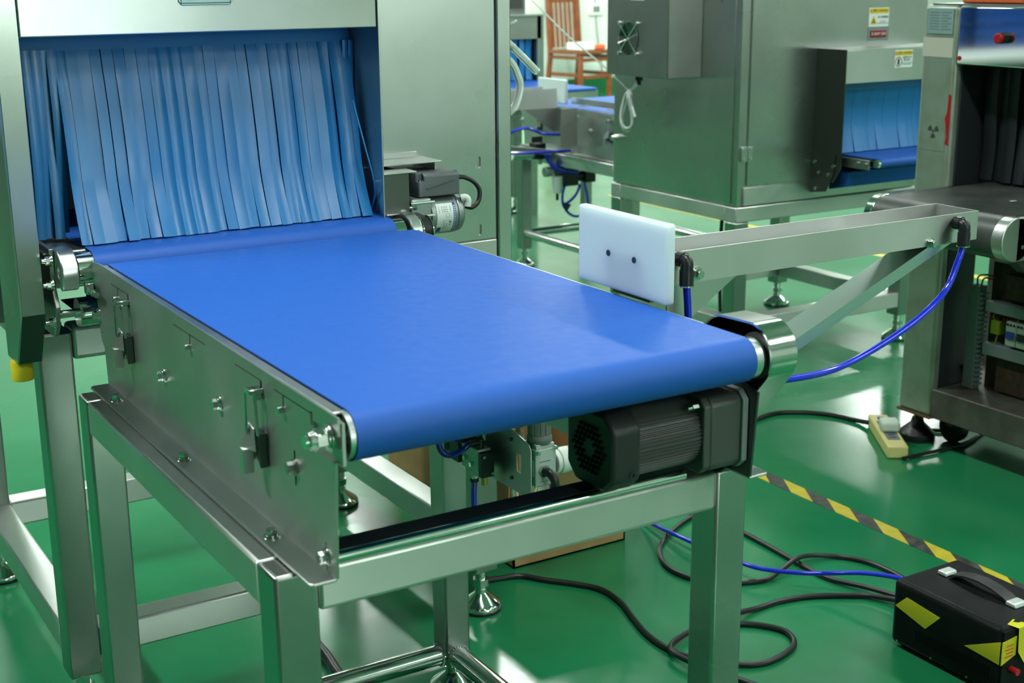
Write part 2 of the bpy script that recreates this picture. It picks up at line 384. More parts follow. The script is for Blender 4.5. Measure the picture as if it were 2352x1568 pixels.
def conveyor(label, dx, dy, dz, group, detail=True):
    T = thing('belt_conveyor', label, 'conveyor', (.75 + dx, 1.55 + dy, 0), group)
    X = lambda a: a + dx
    Y = lambda a: a + dy
    Z = lambda a: a + dz
    w = .047
    xl, xr, yn, yf = X(.450), X(1.008), Y(1.191), Y(1.877)
    zt = Z(.626)
    for x in (xl, xr):
        for y in (yn, yf):
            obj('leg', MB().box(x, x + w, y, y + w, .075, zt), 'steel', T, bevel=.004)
            foot(T, x + w / 2, y + w / 2, .08)
    # top rails
    obj('rail', MB().box(xl + .0004, xl + w - .0004, yn + w, yf, Z(.578), zt - .0003), 'steel_side', T, bevel=.004)
    obj('rail', MB().box(xr + .0004, xr + w - .0004, yn + w, yf, Z(.578), zt - .0003), 'steel_side', T, bevel=.004)
    obj('rail', MB().box(xl + w, xr, yn + .0004, yn + w - .0004, Z(.578), zt - .0003), 'steel', T, bevel=.005, seg=3)
    obj('rail', MB().box(xl + w, xr, yf + .0004, yf + w - .0004, Z(.578), zt - .0003), 'steel', T, bevel=.004)
    zr = .073 if dz == 0 else .14
    r = MB().cyl('x', yf + w / 2, zr, .018, xl + w, xr, 24); obj('stretcher', r, 'polished', T)
    r = MB().cyl('y', xr + w / 2, zr, .018, yn + w, yf, 24); obj('stretcher', r, 'polished', T)
    r = MB().cyl('y', xl + w / 2, zr, .018, yn + w, yf, 24); obj('stretcher', r, 'polished', T)
    wd = MB()
    for (axx, u, v, a) in (('x', yf + w / 2, zr, xr - .002), ('y', xr + w / 2, zr, yf - .002)):
        for k in range(26):
            t0 = 2 * pi * k / 26
            p = ax(axx, a, u + .019 * cos(t0), v + .019 * sin(t0))
            wd.box(p[0] - .0016, p[0] + .0016, p[1] - .0016, p[1] + .0016, p[2] - .0016, p[2] + .0016)
    obj('weld_bead', wd, 'steel', T, kind='stuff')
    # left side plate (outside at x = .497) with slots, flange outward
    xo, xi = X(.4970), X(.4998)
    poly = [(1.147, .631), (1.1385, .7525), (1.187, .7525), (1.187, .782), (1.129, .782), (1.129, .7995), (1.922, .8065), (1.966, .8035), (1.977, .797), (1.978, .789), (1.957, .761), (1.952, .700), (1.948, .690), (1.938, .684), (1.934, .631)]
    poly = [(Y(a), Z(b)) for a, b in poly]
    cut = MB(); c0, c1 = xo - .02, xi + .02
    for yy, a0, a1 in ((1.845, -.02, .030), (1.548, -.055, .06), (1.262, -.05, .022)):
        cut.box(c0, c1, Y(yy) - .0017, Y(yy) + .0017, Z(.7725), Z(.7885))
        cut.box(c0, c1, Y(yy) + a0, Y(yy) + a1, Z(.7872), Z(.7887))
    for yy in (1.797, 1.322):
        cut.box(c0, c1, Y(yy) - .003, Y(yy) + .003, Z(.772), Z(.7885)); cut.box(c0, c1, Y(yy), Y(yy) + .075, Z(.7872), Z(.7887))
    cut.box(c0, c1, Y(1.188), Y(1.193), Z(.776), Z(.790)); cut.box(c0, c1, Y(1.188), Y(1.235), Z(.7872), Z(.7887))
    cut.box(c0, c1, Y(1.2365), Y(1.2410), Z(.698), Z(.736)); cut.box(c0, c1, Y(1.1675), Y(1.1705), Z(.630), Z(.662))
    cut.cyl('x', Y(1.941), Z(.704), .0035, c0, c1, 12)
    lp = obj('side_plate', MB().prism(poly, 'x', xo, xi), 'steel_side', T, cut=cut if detail else None, smooth=20)
    obj('top_lip', MB().box(xi, X(.5118), Y(1.145), Y(1.93), Z(.7975), Z(.8005)), 'steel_side', T, bevel=.001)
    obj('slot_backing', MB().box(X(.5035), X(.5045), Y(1.19), Y(1.93), Z(.64), Z(.7955)), 'dark_hole', T)
    fl = [(X(.4725), Y(1.147)), (X(.497), Y(1.147)), (X(.4998), Y(1.151)), (X(.4998), Y(1.933)), (X(.4735), Y(1.933)), (X(.470), Y(1.928)), (X(.470), Y(1.152))]
    obj('flange', MB().prism(fl, 'z', Z(.6275), Z(.6312)), 'steel', T, bevel=.0012)
    # right side plate, mirrored
    xo2, xi2 = X(1.0222), X(1.0194)
    p2 = [(1.147, .631), (1.1385, .735), (1.187, .745), (1.20, .78), (1.22, .787), (1.93, .790), (1.955, .788), (1.955, .780), (1.94, .70), (1.934, .631)]
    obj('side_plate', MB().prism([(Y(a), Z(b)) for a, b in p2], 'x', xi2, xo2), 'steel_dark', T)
    obj('flange', MB().prism([(xi2, Y(1.147)), (X(1.046), Y(1.147)), (X(1.049), Y(1.152)), (X(1.049), Y(1.933)), (xi2, Y(1.933))], 'z', Z(.6275), Z(.6312)), 'steel', T, bevel=.0012)
    obj('top_lip', MB().box(X(1.0026), X(1.0055), Y(1.22), Y(1.93), Z(.785), Z(.8018)), 'aluminium', T, bevel=.0006)
    # bearing block and axle at the near left
    if detail:
        obj('bearing_plate', MB().prism([(Y(1.1265), Z(.7525)), (Y(1.200), Z(.7525)), (Y(1.200), Z(.7995)), (Y(1.1265), Z(.7945))], 'x', X(.5000), X(.5032)), 'steel_side', T)
    a = MB().cyl('x', Y(1.147), Z(.776), .0062, X(.470), X(1.03), 20); obj('axle', a, 'chrome', T)
    a = MB().cyl('x', Y(1.147), Z(.776), .0135, X(.4935), X(.4955), 24); a.cyl('x', Y(1.147), Z(.776), .0115, X(.491), X(.4936), 20)
    a.cyl('x', Y(1.147), Z(.776), .0112, X(.480), X(.491), 6, ph=.35); a.cyl('x', Y(1.147), Z(.776), .0086, X(.474), X(.480), 20, r2=.0098)
    obj('axle_nut', a, 'polished', T, bevel=.0006)
    # rollers and belt
    R, Rf = .026, .0135
    ro = MB().pipe('x', Y(1.147), Z(.776), R - .0018, R - .006, X(.5075), X(1.013), 48); ro.cyl('x', Y(1.147), Z(.776), R - .008, X(.5155), X(1.010), 32)
    obj('drive_roller', ro, 'aluminium', T)
    obj('idle_roller', MB().cyl('x', Y(1.945), Z(.7885), Rf - .0018, X(.508), X(1.012), 32), 'aluminium', T)
    path = [(1.945, .802), (1.70, .802), (1.50, .802), (1.30, .802)]
    for k in range(0, 17):
        t = pi / 2 + pi * k / 16; path.append((1.147 + R * cos(t), .776 + R * sin(t)))
    path += [(1.4, .760), (1.7, .768), (1.93, .774)]
    for k in range(0, 11):
        t = -pi / 2 + pi * k / 10; path.append((1.945 + Rf * cos(t), .7885 + Rf * sin(t)))
    path = [(Y(a), Z(b)) for a, b in path]
    obj('belt', MB().strip(path, X(.5135), X(1.002), -.0016, nx=3), 'belt_blue', T, smooth=40)
    obj('bed_plate', MB().box(X(.515), X(1.000), Y(1.18), Y(1.925), Z(.780), Z(.7995)), 'steel_dull', T)
    # bolts on the outside of the left plate
    for (yy, zz) in ((1.661, .710), (1.4555, .7275), (1.9517, .7291), (1.2387, .7183), (1.169, .6465)):
        hexbolt('x', Y(yy), Z(zz), xo, -1, .0064, 'polished' if zz != .7183 else 'steel_dull', T)
    for (yy, zz) in ((1.845, .7728), (1.548, .7728), (1.262, .7722)):
        b = MB().cyl('x', Y(yy), Z(zz), .0042, xo - .007, xo, 14); obj('stop_pin', b, 'polished', T)
    for yy in (1.844, 1.560, 1.279):
        hexbolt('z', X(.483), Y(yy), Z(.6312), 1, .0062, 'polished', T)
    for yy in (1.80, 1.3235): toggle_latch(T, xo, Y(yy), Z(.781))
    return T

front = conveyor('steel framed conveyor with wide bright blue belt in the foreground', 0, 0, 0, None)
# cross rod and rubber strip lying on the front rail
obj('cross_rod', MB().cyl('x', 1.190, .6335, .0062, .500, .958, 20), 'chrome', front, bevel=.002)
obj('rubber_strip', MB().box(.500, .90, 1.206, 1.239, .626, .632), 'rubber', front, bevel=.001)
# belt guard over the drive end
g = hull2([(1.157, .776, .038), (1.205, .776, .036), (1.220, .690, .032)], 48)
gi = hull2([(1.157, .776, .0365), (1.205, .776, .0345), (1.220, .690, .0305)], 48)
gd = MB()
n = len(g); gi = [((u - 1.19) * .963 + 1.19, (v - .745) * .963 + .745) for u, v in g]
vs = [(1.0205, *p) for p in g] + [(1.059, *p) for p in g] + [(1.0205, *p) for p in gi] + [(1.057, *p) for p in gi]
fs = []
for i in range(n):
    j = (i + 1) % n
    fs += [(i, j, n + j, n + i), (2 * n + i, 3 * n + i, 3 * n + j, 2 * n + j), (i, 2 * n + i, 2 * n + j, j)]
fs += [tuple(range(n, 2 * n)), tuple(range(3 * n, 4 * n))]
gd.add(vs, fs)
gu = obj('belt_guard', gd, 'polished', front, smooth=30)
pu = MB().cyl('x', 1.149, .776, .0270, 1.0225, 1.026, 36); pu.cyl('x', 1.149, .776, .0225, 1.026, 1.043, 36); pu.cyl('x', 1.149, .776, .0270, 1.043, 1.0465, 36)
obj('pulley', pu, 'motor_grey', gu)
gb = hull2([(1.149, .776, .0245), (1.220, .690, .022)], 40)
obj('drive_belt', MB().prism(gb, 'x', 1.0275, 1.0425), 'rubber', gu)
obj('roller_cap', MB().cyl('x', 1.147, .776, .0243, 1.0125, 1.0195, 40, r2=.020), 'aluminium', front)

# gear motor slung under the belt at the drive end
mo = thing('gear_motor', 'dark grey gear motor slung under the front end of the blue belt', 'motor', (.92, 1.2, .642))
my, mz = 1.199, .6875
def octo(h, c): return [(my - h + c, mz - h), (my + h - c, mz - h), (my + h, mz - h + c), (my + h, mz + h - c), (my + h - c, mz + h), (my - h + c, mz + h), (my - h, mz + h - c), (my - h, mz - h + c)]
obj('gearbox', MB().prism(octo(.0445, .008), 'x', .9655, 1.0105), 'motor_grey', mo, bevel=.003)
obj('gearbox_flange', MB().prism(octo(.0450, .009), 'x', .9555, .9655), 'motor_grey', mo, bevel=.0015)
obj('mounting_gasket', MB().prism(octo(.0470, .010), 'x', 1.0105, 1.0185), 'duct_grey', mo, bevel=.001)
prof = []
for i in range(240):
    t = 2 * pi * i / 240; d = math.degrees(t) % 360
    rr = .0415
    for c in (30, 75, 150, 180, 212, 300):
        if abs((d - c + 180) % 360 - 180) < 15 and int(i / 2.2) % 2: rr = .0393
    prof.append((my + rr * cos(t), mz + rr * sin(t)))
obj('motor_body', MB().prism(prof, 'x', .868, .9555), 'motor_grey', mo, smooth=20)
fan = obj('fan_cover', MB().prism(octo(.0455, .017), 'x', .829, .868), 'motor_dark', mo, bevel=.005, seg=3)
vh = MB()
for i in range(-4, 5):
    for j in range(-4, 5):
        u, v = i * .0074 + (.0037 if j % 2 else 0), j * .0064
        if .010 < sqrt(u * u + v * v) < .031: vh.cyl('x', my + u, mz + v, .0023, .8270, .8295, 8)
obj('vent_hole', vh, 'dark_hole', fan, kind='stuff')
sc = MB().pipe('y', .8555, .664, .0042, .0024, 1.1520, 1.1545, 20); obj('screw', sc, 'motor_dark', fan)
sc = MB().cyl('x', my - .036, mz + .036, .0042, .944, .952, 6); sc.cyl('x', my - .036, mz + .036, .0025, .938, .9555, 12); obj('screw', sc, 'chrome', mo)

# pusher arm on the right of the belt
pa = thing('pusher_arm', 'open steel channel arm reaching right from the blue belt conveyor', 'pusher arm', (1.06, 1.38, .817))
def pusher_channel(T, x0, x1, y0, y1, z0, z1, m='steel'):
    t = .0022; b = MB()
    b.box(x0, x1, y0, y0 + t, z0, z1); b.box(x0, x1, y1 - t, y1, z0, z1); b.box(x0, x1, y0 + t, y1 - t, z0, z0 + t); b.box(x1 - t, x1, y0 + t, y1 - t, z0 + t, z1)
    return obj('channel', b, m, T, smooth=20)
pusher_channel(pa, 1.056, 1.613, 1.345, 1.424, .8165, .8585)
obj('air_cylinder', MB().cyl('x', 1.386, .833, .0125, 1.09, 1.45, 24), 'aluminium', pa)
obj('gusset', MB().prism([(1.048, .8168), (1.160, .8168), (1.066, .757), (1.048, .744)], 'y', 1.3455, 1.348), 'steel', pa)
def lbar(p0, p1, y0, h, d, t=.0025):
    # L section along p0->p1 in the xz plane: front leg faces -y, upper leg goes back
    (xa, za), (xb, zb) = p0, p1; L = sqrt((xb - xa) ** 2 + (zb - za) ** 2); nx, nz = -(zb - za) / L, (xb - xa) / L
    q = [(xa, za), (xb, zb), (xb + nx * h, zb + nz * h), (xa + nx * h, za + nz * h)]
    b = MB().prism(q, 'y', y0, y0 + t)
    q2 = [(xa + nx * (h - t), za + nz * (h - t)), (xb + nx * (h - t), zb + nz * (h - t)), (xb + nx * h, zb + nz * h), (xa + nx * h, za + nz * h)]
    return b.prism(q2, 'y', y0 + t, y0 + d)
obj('strut', lbar((1.062, .608), (1.572, .8160), 1.352, .017, .046), 'aluminium', pa, smooth=20)
hexbolt('y', 1.094, .827, 1.345, -1, .0062, 'polished', pa)
hexbolt('y', 1.517, .8205, 1.345, -1, .0055, 'polished', pa)
pl = obj('pusher_plate', MB().box(1.0005, 1.0145, 1.287, 1.476, .8085, .9075), 'hdpe', pa, bevel=.004, seg=4, label='white plastic pusher plate')
for yy in (1.352, 1.4065):
    s_ = MB().cyl('x', yy, .854, .0040, .9995, 1.004, 16); obj('screw', s_, 'steel_dark', pl)
obj('plate_bracket', MB().box(1.0150, 1.046, 1.340, 1.418, .800, .856), 'steel_dark', pa, bevel=.001)
obj('push_rod', MB().cyl('x', 1.386, .833, .006, 1.046, 1.10, 16), 'chrome', pa)
def elbow(T, x, y, z, s=1.0):
    e = MB().cyl('y', x, z, .0095 * s, y - .012 * s, y, 20)
    e.tube([(x, y - .008 * s, z), (x, y - .014 * s, z), (x, y - .017 * s, z - .004 * s), (x, y - .017 * s, z - .014 * s)], .0082 * s, 16)
    e.cyl('z', x, y - .017 * s, .0090 * s, z - .032 * s, z - .012 * s, 20)
    o = obj('elbow_fitting', e, 'plastic_black', T, bevel=.0008)
    obj('collar', MB().pipe('z', x, y - .017 * s, .0094 * s, .006 * s, z - .0325 * s, z - .031 * s, 24), 'polished', o)
    return o
elbow(pa, 1.064, 1.345, .850)
elbow(pa, 1.566, 1.345, .846)
tag(obj('air_tube', MB().tube([(1.064, 1.328, .822), (1.068, 1.329, .79), (1.073, 1.332, .74), (1.078, 1.34, .68), (1.08, 1.36, .60)], .0048, 14), 'tube_blue'), 'blue air tube dropping from the fitting behind the white plate', 'hose')
tag(obj('air_tube', MB().tube([(1.566, 1.328, .818), (1.557, 1.327, .795), (1.523, 1.320, .752), (1.442, 1.310, .715), (1.323, 1.300, .684), (1.228, 1.290, .682), (1.10, 1.282, .695), (1.06, 1.28, .70)], .0046, 14), 'tube_blue'), 'long blue air tube arcing below the far end of the pusher arm', 'hose')

# air preparation unit under the belt
br = thing('air_regulator', 'grey air filter regulator with white gauge under the blue belt', 'regulator', (1.06, 1.75, .42))
cutb = MB().box(1.04, 1.07, 1.706, 1.722, .452, .482)
bp_ = [(1.8765, .428), (1.86, .418), (1.684, .418), (1.679, .422), (1.679, .496), (1.686, .506), (1.75, .520), (1.75, .555), (1.8765, .555)]
obj('bracket', MB().prism(bp_, 'x', 1.0540, 1.0558), 'steel_side', br, cut=cutb)
for (yy, zz) in ((1.735, .500), (1.735, .437)): obj('rivet', MB().cyl('x', yy, zz, .003, 1.0515, 1.054, 10), 'steel_dark', br)
rx, ry = 1.0765, 1.690
body = MB().box(rx - .0185, rx + .0185, ry - .018, ry + .018, .440, .498); body.box(rx - .0165, rx + .0165, ry - .0165, ry + .0165, .498, .506)
body.box(rx - .020, rx - .0185, ry - .014, ry + .014, .456, .482)
rb = obj('regulator_body', body, 'regulator_grey', br, bevel=.0025)
kn = MB(); kp = []
for i in range(72):
    t = 2 * pi * i / 72; rr = .0182 if i % 6 else .0168; kp.append((rx + rr * cos(t), ry + rr * sin(t)))
kn.prism(kp, 'z', .519, .585); obj('regulator_knob', kn, 'regulator_knob', br, smooth=20)
obj('knob_collar', MB().lathe([(.0180, .504), (.0195, .507), (.0195, .514), (.0175, .519)], rx, ry, 36), 'regulator_knob', br)
obj('bowl', MB().lathe([(.004, .398), (.011, .399), (.0145, .405), (.0155, .441)], rx - .002, ry, 32), 'cup_clear', br)
obj('bowl_label', MB().box(rx - .015, rx + .006, ry - .0178, ry - .0160, .408, .439), 'gauge_white', br)
ga = MB().cyl('x', ry - .004, .469, .0205, rx + .030, rx + .048, 40); ga.cyl('x', ry - .004, .469, .0205, rx + .0485, rx + .056, 40, r2=.0195)
ga.cyl('x', ry - .004, .469, .0185, rx + .022, rx + .030, 40)
obj('pressure_gauge', ga, 'gauge_white', br, bevel=.0012)
obj('gauge_stem', MB().box(rx + .018, rx + .024, ry - .012, ry + .002, .456, .482), 'brass', br)
for q, zq in ((-.015, .4945), (.0165, .499)):
    obj('screw', MB().cyl('y', rx + q, zq, .0030, ry - .0235, ry - .018, 12), 'chrome', rb)
ln = MB().box(rx - .011, rx + .009, ry - .0184, ry - .0178, .4785, .4792); ln.box(rx - .011, rx + .004, ry - .0184, ry - .0178, .4465, .4470); obj('marking', ln, 'ink', rb)
obj('port_nut', MB().cyl('y', rx - .003, .464, .0095, ry - .023, ry - .018, 6), 'polished', br)
eb = MB().tube([(rx - .003, ry - .021, .464), (rx - .001, ry - .032, .463), (rx + .003, ry - .038, .453), (rx + .004, ry - .038, .438)], .0068, 16); eb.cyl('z', rx + .004, ry - .038, .0085, .420, .444, 20)
e_ = obj('elbow_fitting', eb, 'plastic_black', br)
obj('collar', MB().pipe('z', rx + .004, ry - .038, .0087, .005, .4175, .4205, 20), 'brass', e_)
# oiler cup behind the bracket
ox, oy = 1.0670, 1.735
obj('oiler_dome', MB().lathe([(.0105, .486), (.0105, .502), (.0085, .508), (.0085, .512)], ox, oy, 24), 'cup_clear', br)
obj('oiler_stem', MB().cyl('z', ox, oy, .0052, .500, .520, 16), 'brass', br)
obj('oiler_cap', MB().cyl('z', ox, oy, .0075, .518, .545, 20), 'regulator_knob', br)
obj('oiler_bowl', MB().lathe([(.004, .388), (.010, .389), (.0115, .395), (.0115, .486)], ox, oy, 28), 'cup_clear', br)

sv = thing('solenoid_valve', 'white and black solenoid air valve left of the grey regulator', 'valve', (1.03, 1.80, .43))
vx0, vx1, vy0, vy1, vz0, vz1 = 1.0195, 1.0435, 1.781, 1.832, .435, .474
obj('valve_body', MB().box(vx0, vx1, vy0, vy1, vz0, vz1), 'valve_white', sv, bevel=.001)
obj('coil_cover', MB().box(vx0 + .0008, vx1, vy0 - .011, vy0, vz0 - .005, vz1 - .003), 'plastic_black', sv, bevel=.0012)
for (yy, zz) in ((1.818, .452), (1.798, .447)):
    obj('screw', MB().cyl('x', yy, zz, .0036, vx0 - .005, vx0, 12), 'chrome', sv)
for (xx, zz) in ((vx0 + .005, .465), (vx1 - .004, .436)):
    obj('screw', MB().cyl('y', xx, zz, .0026, vy0 - .013, vy0 - .011, 12), 'chrome', sv)
pb = MB()
for yy in (1.790, 1.815):
    pb.cyl('z', vx0 + .010, yy, .0062, vz1, vz1 + .016, 16); pb.cyl('x', yy, vz1 + .010, .0058, vx0 - .012, vx0 + .014, 16)
pb.box(vx0 - .006, vx1 - .008, 1.8325, 1.862, vz0 + .004, vz1 + .006)
obj('push_fitting', pb, 'plastic_black', sv, bevel=.001)
obj('port_nut', MB().cyl('z', vx0 + .016, 1.792, .0052, vz1 + .012, vz1 + .022, 6), 'chrome', sv)
obj('lower_fitting', MB().cyl('z', vx0 + .006, 1.803, .0066, vz0 - .015, vz0, 18), 'valve_white', sv)
obj('collar', MB().cyl('z', vx0 + .006, 1.803, .0072, vz0 - .020, vz0 - .014, 18), 'plastic_black', sv)
obj('muffler', MB().cyl('z', vx0 + .017, 1.790, .0050, vz0 - .024, vz0, 16), 'brass', sv)
tag(obj('air_tube', MB().tube([(vx0 - .010, 1.790, vz1 + .010), (vx0 - .022, 1.790, vz1 + .003), (vx0 - .040, 1.795, vz1 - .004), (vx0 - .054, 1.80, vz1 + .004), (vx0 - .056, 1.805, vz1 + .03), (vx0 - .04, 1.81, vz1 + .09)], .0048, 14), 'tube_blue_clear'), 'short looped clear blue air tube curling from the solenoid valve', 'hose')
tag(obj('air_tube', MB().tube([(vx0 - .010, 1.815, vz1 + .010), (vx0 - .020, 1.815, vz1 + .014), (vx0 - .027, 1.818, vz1 + .025), (vx0 - .025, 1.82, vz1 + .07)], .0048, 14), 'tube_blue_clear'), 'stub of clear blue tube rising from the top of the solenoid valve', 'hose')
tag(obj('air_tube', MB().tube([(vx0 + .006, 1.803, vz0 - .018), (vx0 + .004, 1.802, .385), (1.026, 1.802, .335), (1.05, 1.82, .30), (1.15, 1.86, .285), (1.29, 1.94, .25), (1.45, 2.02, .21), (1.61, 2.12, .15), (1.73, 2.24, .06), (1.77, 2.36, .012)], .0048, 14), 'tube_blue'), 'blue air tube hanging straight down from the white and black solenoid valve', 'hose')

# ------------------------------------------------------------------ machine A: tunnel the belt comes out of
A = thing('inspection_machine', 'stainless tunnel machine with blue strip curtain at the head of the conveyor', 'machine', (.85, 2.46, 0))
lw = .052
for (x, y) in ((.443, 2.12), (1.205, 2.12), (.443, 2.77), (1.205, 2.77)):
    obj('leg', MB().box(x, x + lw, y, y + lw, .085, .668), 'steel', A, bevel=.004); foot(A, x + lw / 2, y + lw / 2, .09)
obj('rail', MB().box(.495, 1.205, 2.1204, 2.1716, .621, .674), 'steel', A, bevel=.007, seg=3)
obj('rail', MB().box(.495, 1.205, 2.7704, 2.8216, .621, .674), 'steel', A, bevel=.005)
obj('rail', MB().box(.4434, .4946, 2.172, 2.77, .621, .674), 'steel', A, bevel=.005)
obj('rail', MB().box(1.2054, 1.2566, 2.172, 2.77, .621, .674), 'steel', A, bevel=.005)
for (x0, x1, y0, y1) in ((.495, 1.205, 2.1206, 2.1714), (.495, 1.205, 2.7706, 2.8214), (.4436, .4944, 2.172, 2.77), (1.2056, 1.2564, 2.172, 2.77)):
    obj('stretcher', MB().box(x0, x1, y0, y1, .115, .167), 'steel', A, bevel=.004)
cab = MB().box(.983, 1.262, 2.124, 2.82, .676, 2.0); cab.box(.405, .983, 2.124, 2.82, 1.13, 2.0); cab.box(.405, .47, 2.20, 2.82, .676, 1.13); cab.box(.47, .983, 2.40, 2.82, .676, 1.13)
obj('cabinet', cab, 'steel_dull', A)
holes = MB()
for zz in (.873, .752):
    holes.box(1.2195, 1.2285, 2.10, 2.1225, zz - .006, zz + .006)
    holes.cyl('y', 1.224, zz + .006, .0045, 2.10, 2.1225, 16); holes.cyl('y', 1.224, zz - .006, .0045, 2.10, 2.1225, 16)
obj('front_panel', MB().box(.983, 1.258, 2.1195, 2.1238, .735, 2.0), 'steel', A, cut=holes, smooth=0)
obj('slot_backing', MB().box(1.21, 1.24, 2.1239, 2.1243, .735, .90), 'dark_hole', A)
obj('lower_panel', MB().box(.983, 1.2605, 2.1185, 2.1238, .676, .732), 'steel', A, bevel=.002)
obj('corner_post', MB().box(1.2635, 1.291, 2.117, 2.82, .60, 2.0), 'steel', A, bevel=.002)
# hood in front of the opening
hl = [(2.0, 1.6), (2.0, .729), (2.055, .645), (2.118, .645), (2.118, 1.6)]
obj('hood_side', MB().prism(hl, 'x', .3985, .4010), 'steel_side', A)
obj('hood_post', MB().box(.4012, .4335, 2.0002, 2.0025, .728, 1.6), 'steel', A, bevel=.0008)
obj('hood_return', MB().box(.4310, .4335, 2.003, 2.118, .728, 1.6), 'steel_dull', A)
sl = MB().add([(.401, 2.0002, .7275), (.4335, 2.0002, .7275), (.4335, 2.055, .645), (.401, 2.055, .645), (.401, 2.0027, .7285), (.4335, 2.0027, .7285), (.4335, 2.0575, .646), (.401, 2.0575, .646)],
              [(0, 1, 2, 3), (4, 7, 6, 5), (0, 4, 5, 1), (1, 5, 6, 2), (2, 6, 7, 3), (3, 7, 4, 0)])
obj('hood_chamfer', sl, 'steel_dark', A)
obj('hood_header', MB().box(.4345, .9738, 1.9985, 2.0015, 1.1165, 1.6), 'steel', A, bevel=.0015)
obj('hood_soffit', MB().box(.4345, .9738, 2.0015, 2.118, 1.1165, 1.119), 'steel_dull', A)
obj('hood_side', MB().box(.9765, .9795, 1.999, 2.118, .70, 1.6), 'steel_side', A, bevel=.0006)
for (yy, zz) in ((2.03, .869), (2.082, .885)): obj('screw', MB().cyl('x', yy, zz, .0045, .9745, .9768, 14), 'polished', A)
obj('buffer', MB().lathe([(.0155, .6145), (.0160, .6165), (.0160, .642), (.0150, .645)], .409, 2.08, 28), 'yellow', A, label='yellow rubber buffer')
tg = obj('notice_plate', MB().prism([(x_, z_) for x_, z_ in ((.664, 1.1545), (.736, 1.1545), (.741, 1.160), (.741, 1.21), (.659, 1.21), (.659, 1.160))], 'y', 1.9965, 1.9987), 'label_tag', A, bevel=.0012)
for (a_, b_, c_, d_) in ((.6625, .7375, 1.1575, 1.1585), (.6625, .6635, 1.1575, 1.205), (.7365, .7375, 1.1575, 1.205)):
    obj('border', MB().box(a_, b_, 1.9962, 1.9966, c_, d_), 'ink', tg)
text('DURING OPERATION', tg, 'ink', (.7105, 1.9962, 1.1665), .0058)
obj('notice_patch', MB().box(.667, .700, 1.9960, 1.9966, 1.1635, 1.20), 'label_white', tg)
obj('notice_spot', MB().cyl('y', .676, 1.1675, .0045, 1.9955, 1.9962, 16), 'orange', tg)

# short conveyor inside the tunnel: brackets, rollers, belt
K = thing('tunnel_conveyor', 'short blue belt conveyor with chrome rollers inside the near tunnel', 'conveyor', (.74, 2.1, .70))
Ry, Rz, Rr = 1.992, .789, .026
path = [(2.38, .815), (2.2, .815), (2.06, .815)]
for k in range(0, 15):
    t = pi / 2 + pi * k / 14; path.append((Ry + Rr * cos(t), Rz + Rr * sin(t)))
path += [(2.03, .755), (2.035, .742), (2.05, .70), (2.2, .70)]
obj('belt', MB().strip(path, .502, .984, -.0016, nx=3), 'belt_blue', K, smooth=40)
obj('nose_roller', MB().cyl('x', Ry, Rz, Rr - .0018, .479, 1.003, 40), 'chrome', K)
obj('return_roller', MB().cyl('x', 2.02, .720, .0215, .483, .99, 36), 'polished', K)
obj('return_shaft', MB().cyl('x', 2.02, .720, .006, .448, .49, 16), 'polished', K)
obj('bed_plate', MB().box(.44, .500, 2.01, 2.36, .812, .8145), 'steel_dull', K)
bl = [(2.012, .822), (1.985, .822), (1.968, .814), (1.958, .800), (1.957, .780), (1.963, .768), (1.972, .764), (2.012, .790)]
obj('end_block', MB().prism(bl, 'x', .452, .4755), 'aluminium', K, bevel=.002, cut=MB().cyl('x', 1.981, .790, .009, .44, .458, 24))
bl2 = [(2.03, .820), (1.99, .820), (1.968, .812), (1.958, .798), (1.957, .775), (2.03, .775)]
obj('end_block', MB().prism(bl2, 'x', 1.0075, 1.027), 'aluminium', K, bevel=.002)
obj('side_bracket', MB().prism([(1.997, .822), (2.30, .822), (2.30, .69), (2.012, .69), (1.998, .705), (1.985, .738), (2.003, .77)], 'x', .445, .4518), 'steel_dull', K, bevel=.001)
obj('side_bracket', MB().box(1.0275, 1.031, 2.02, 2.118, .70, .82), 'steel_dull', K)
obj('corner_plate', MB().box(.985, 1.027, 2.005, 2.10, .8160, .8185), 'steel', K, bevel=.0008)
for (yy, zz) in ((1.985, .808), (1.988, .772), (1.998, .715)):
    hexbolt('x', yy, zz, .445, -1, .0062, 'chrome', K)
    obj('bolt_shank', MB().cyl('x', yy, zz, .0036, .4315, .4365, 12), 'chrome', K)
b_ = MB().box(.4795, .4895, 1.940, 1.955, .762, .778); obj('adjuster_block', b_, 'polished', front, bevel=.001)
b_ = MB().cyl('y', .4855, .7665, .0052, 1.925, 1.940, 6); b_.cyl('y', .4855, .7665, .0042, 1.912, 1.926, 16); obj('adjuster_screw', b_, 'chrome', front)

# strip curtain
SC = thing('strip_curtain', 'blue rubber strip curtain hanging over the mouth of the near tunnel', 'curtain', (.72, 2.06, 1.12))
sheet = []
for k in range(6): sheet.append((2.1115 - .0145 * k / 5, 1.150 - .058 * k / 5))
obj('top_sheet', MB().strip(sheet, .440, .972, .0022, nx=3), 'curtain_blue', SC)
rs = random.Random(3)
ns = 27; xa, xb = .4985, .9660; pw = (xb - xa) / ns
wave = 0
for i in range(ns):
    wave = .55 * wave + rs.uniform(-1, 1)
    ph = rs.uniform(-1, 1); lift = rs.uniform(-.003, .003); out = rs.uniform(.030, .046)
    pth = []
    for k in range(19):
        t = k / 18; z = 1.094 - (1.094 - .8165) * t
        y = 2.098 - .048 * t - .007 * sin(pi * t) * (1 + .5 * ph) - out * .62 * (max(0, t - .66) / .34) ** 1.6 + lift * sin(pi * t)
        pth.append((y, z))
    x = xa + i * pw
    obj('curtain_strip', MB().strip(pth, x + .0004, x + pw - .0004 + rs.uniform(-.0008, .0022), .0022, bow=rs.uniform(-.0022, .0006), nx=6, tilt=rs.uniform(-.0022, .0022)), 'curtain_blue', SC)
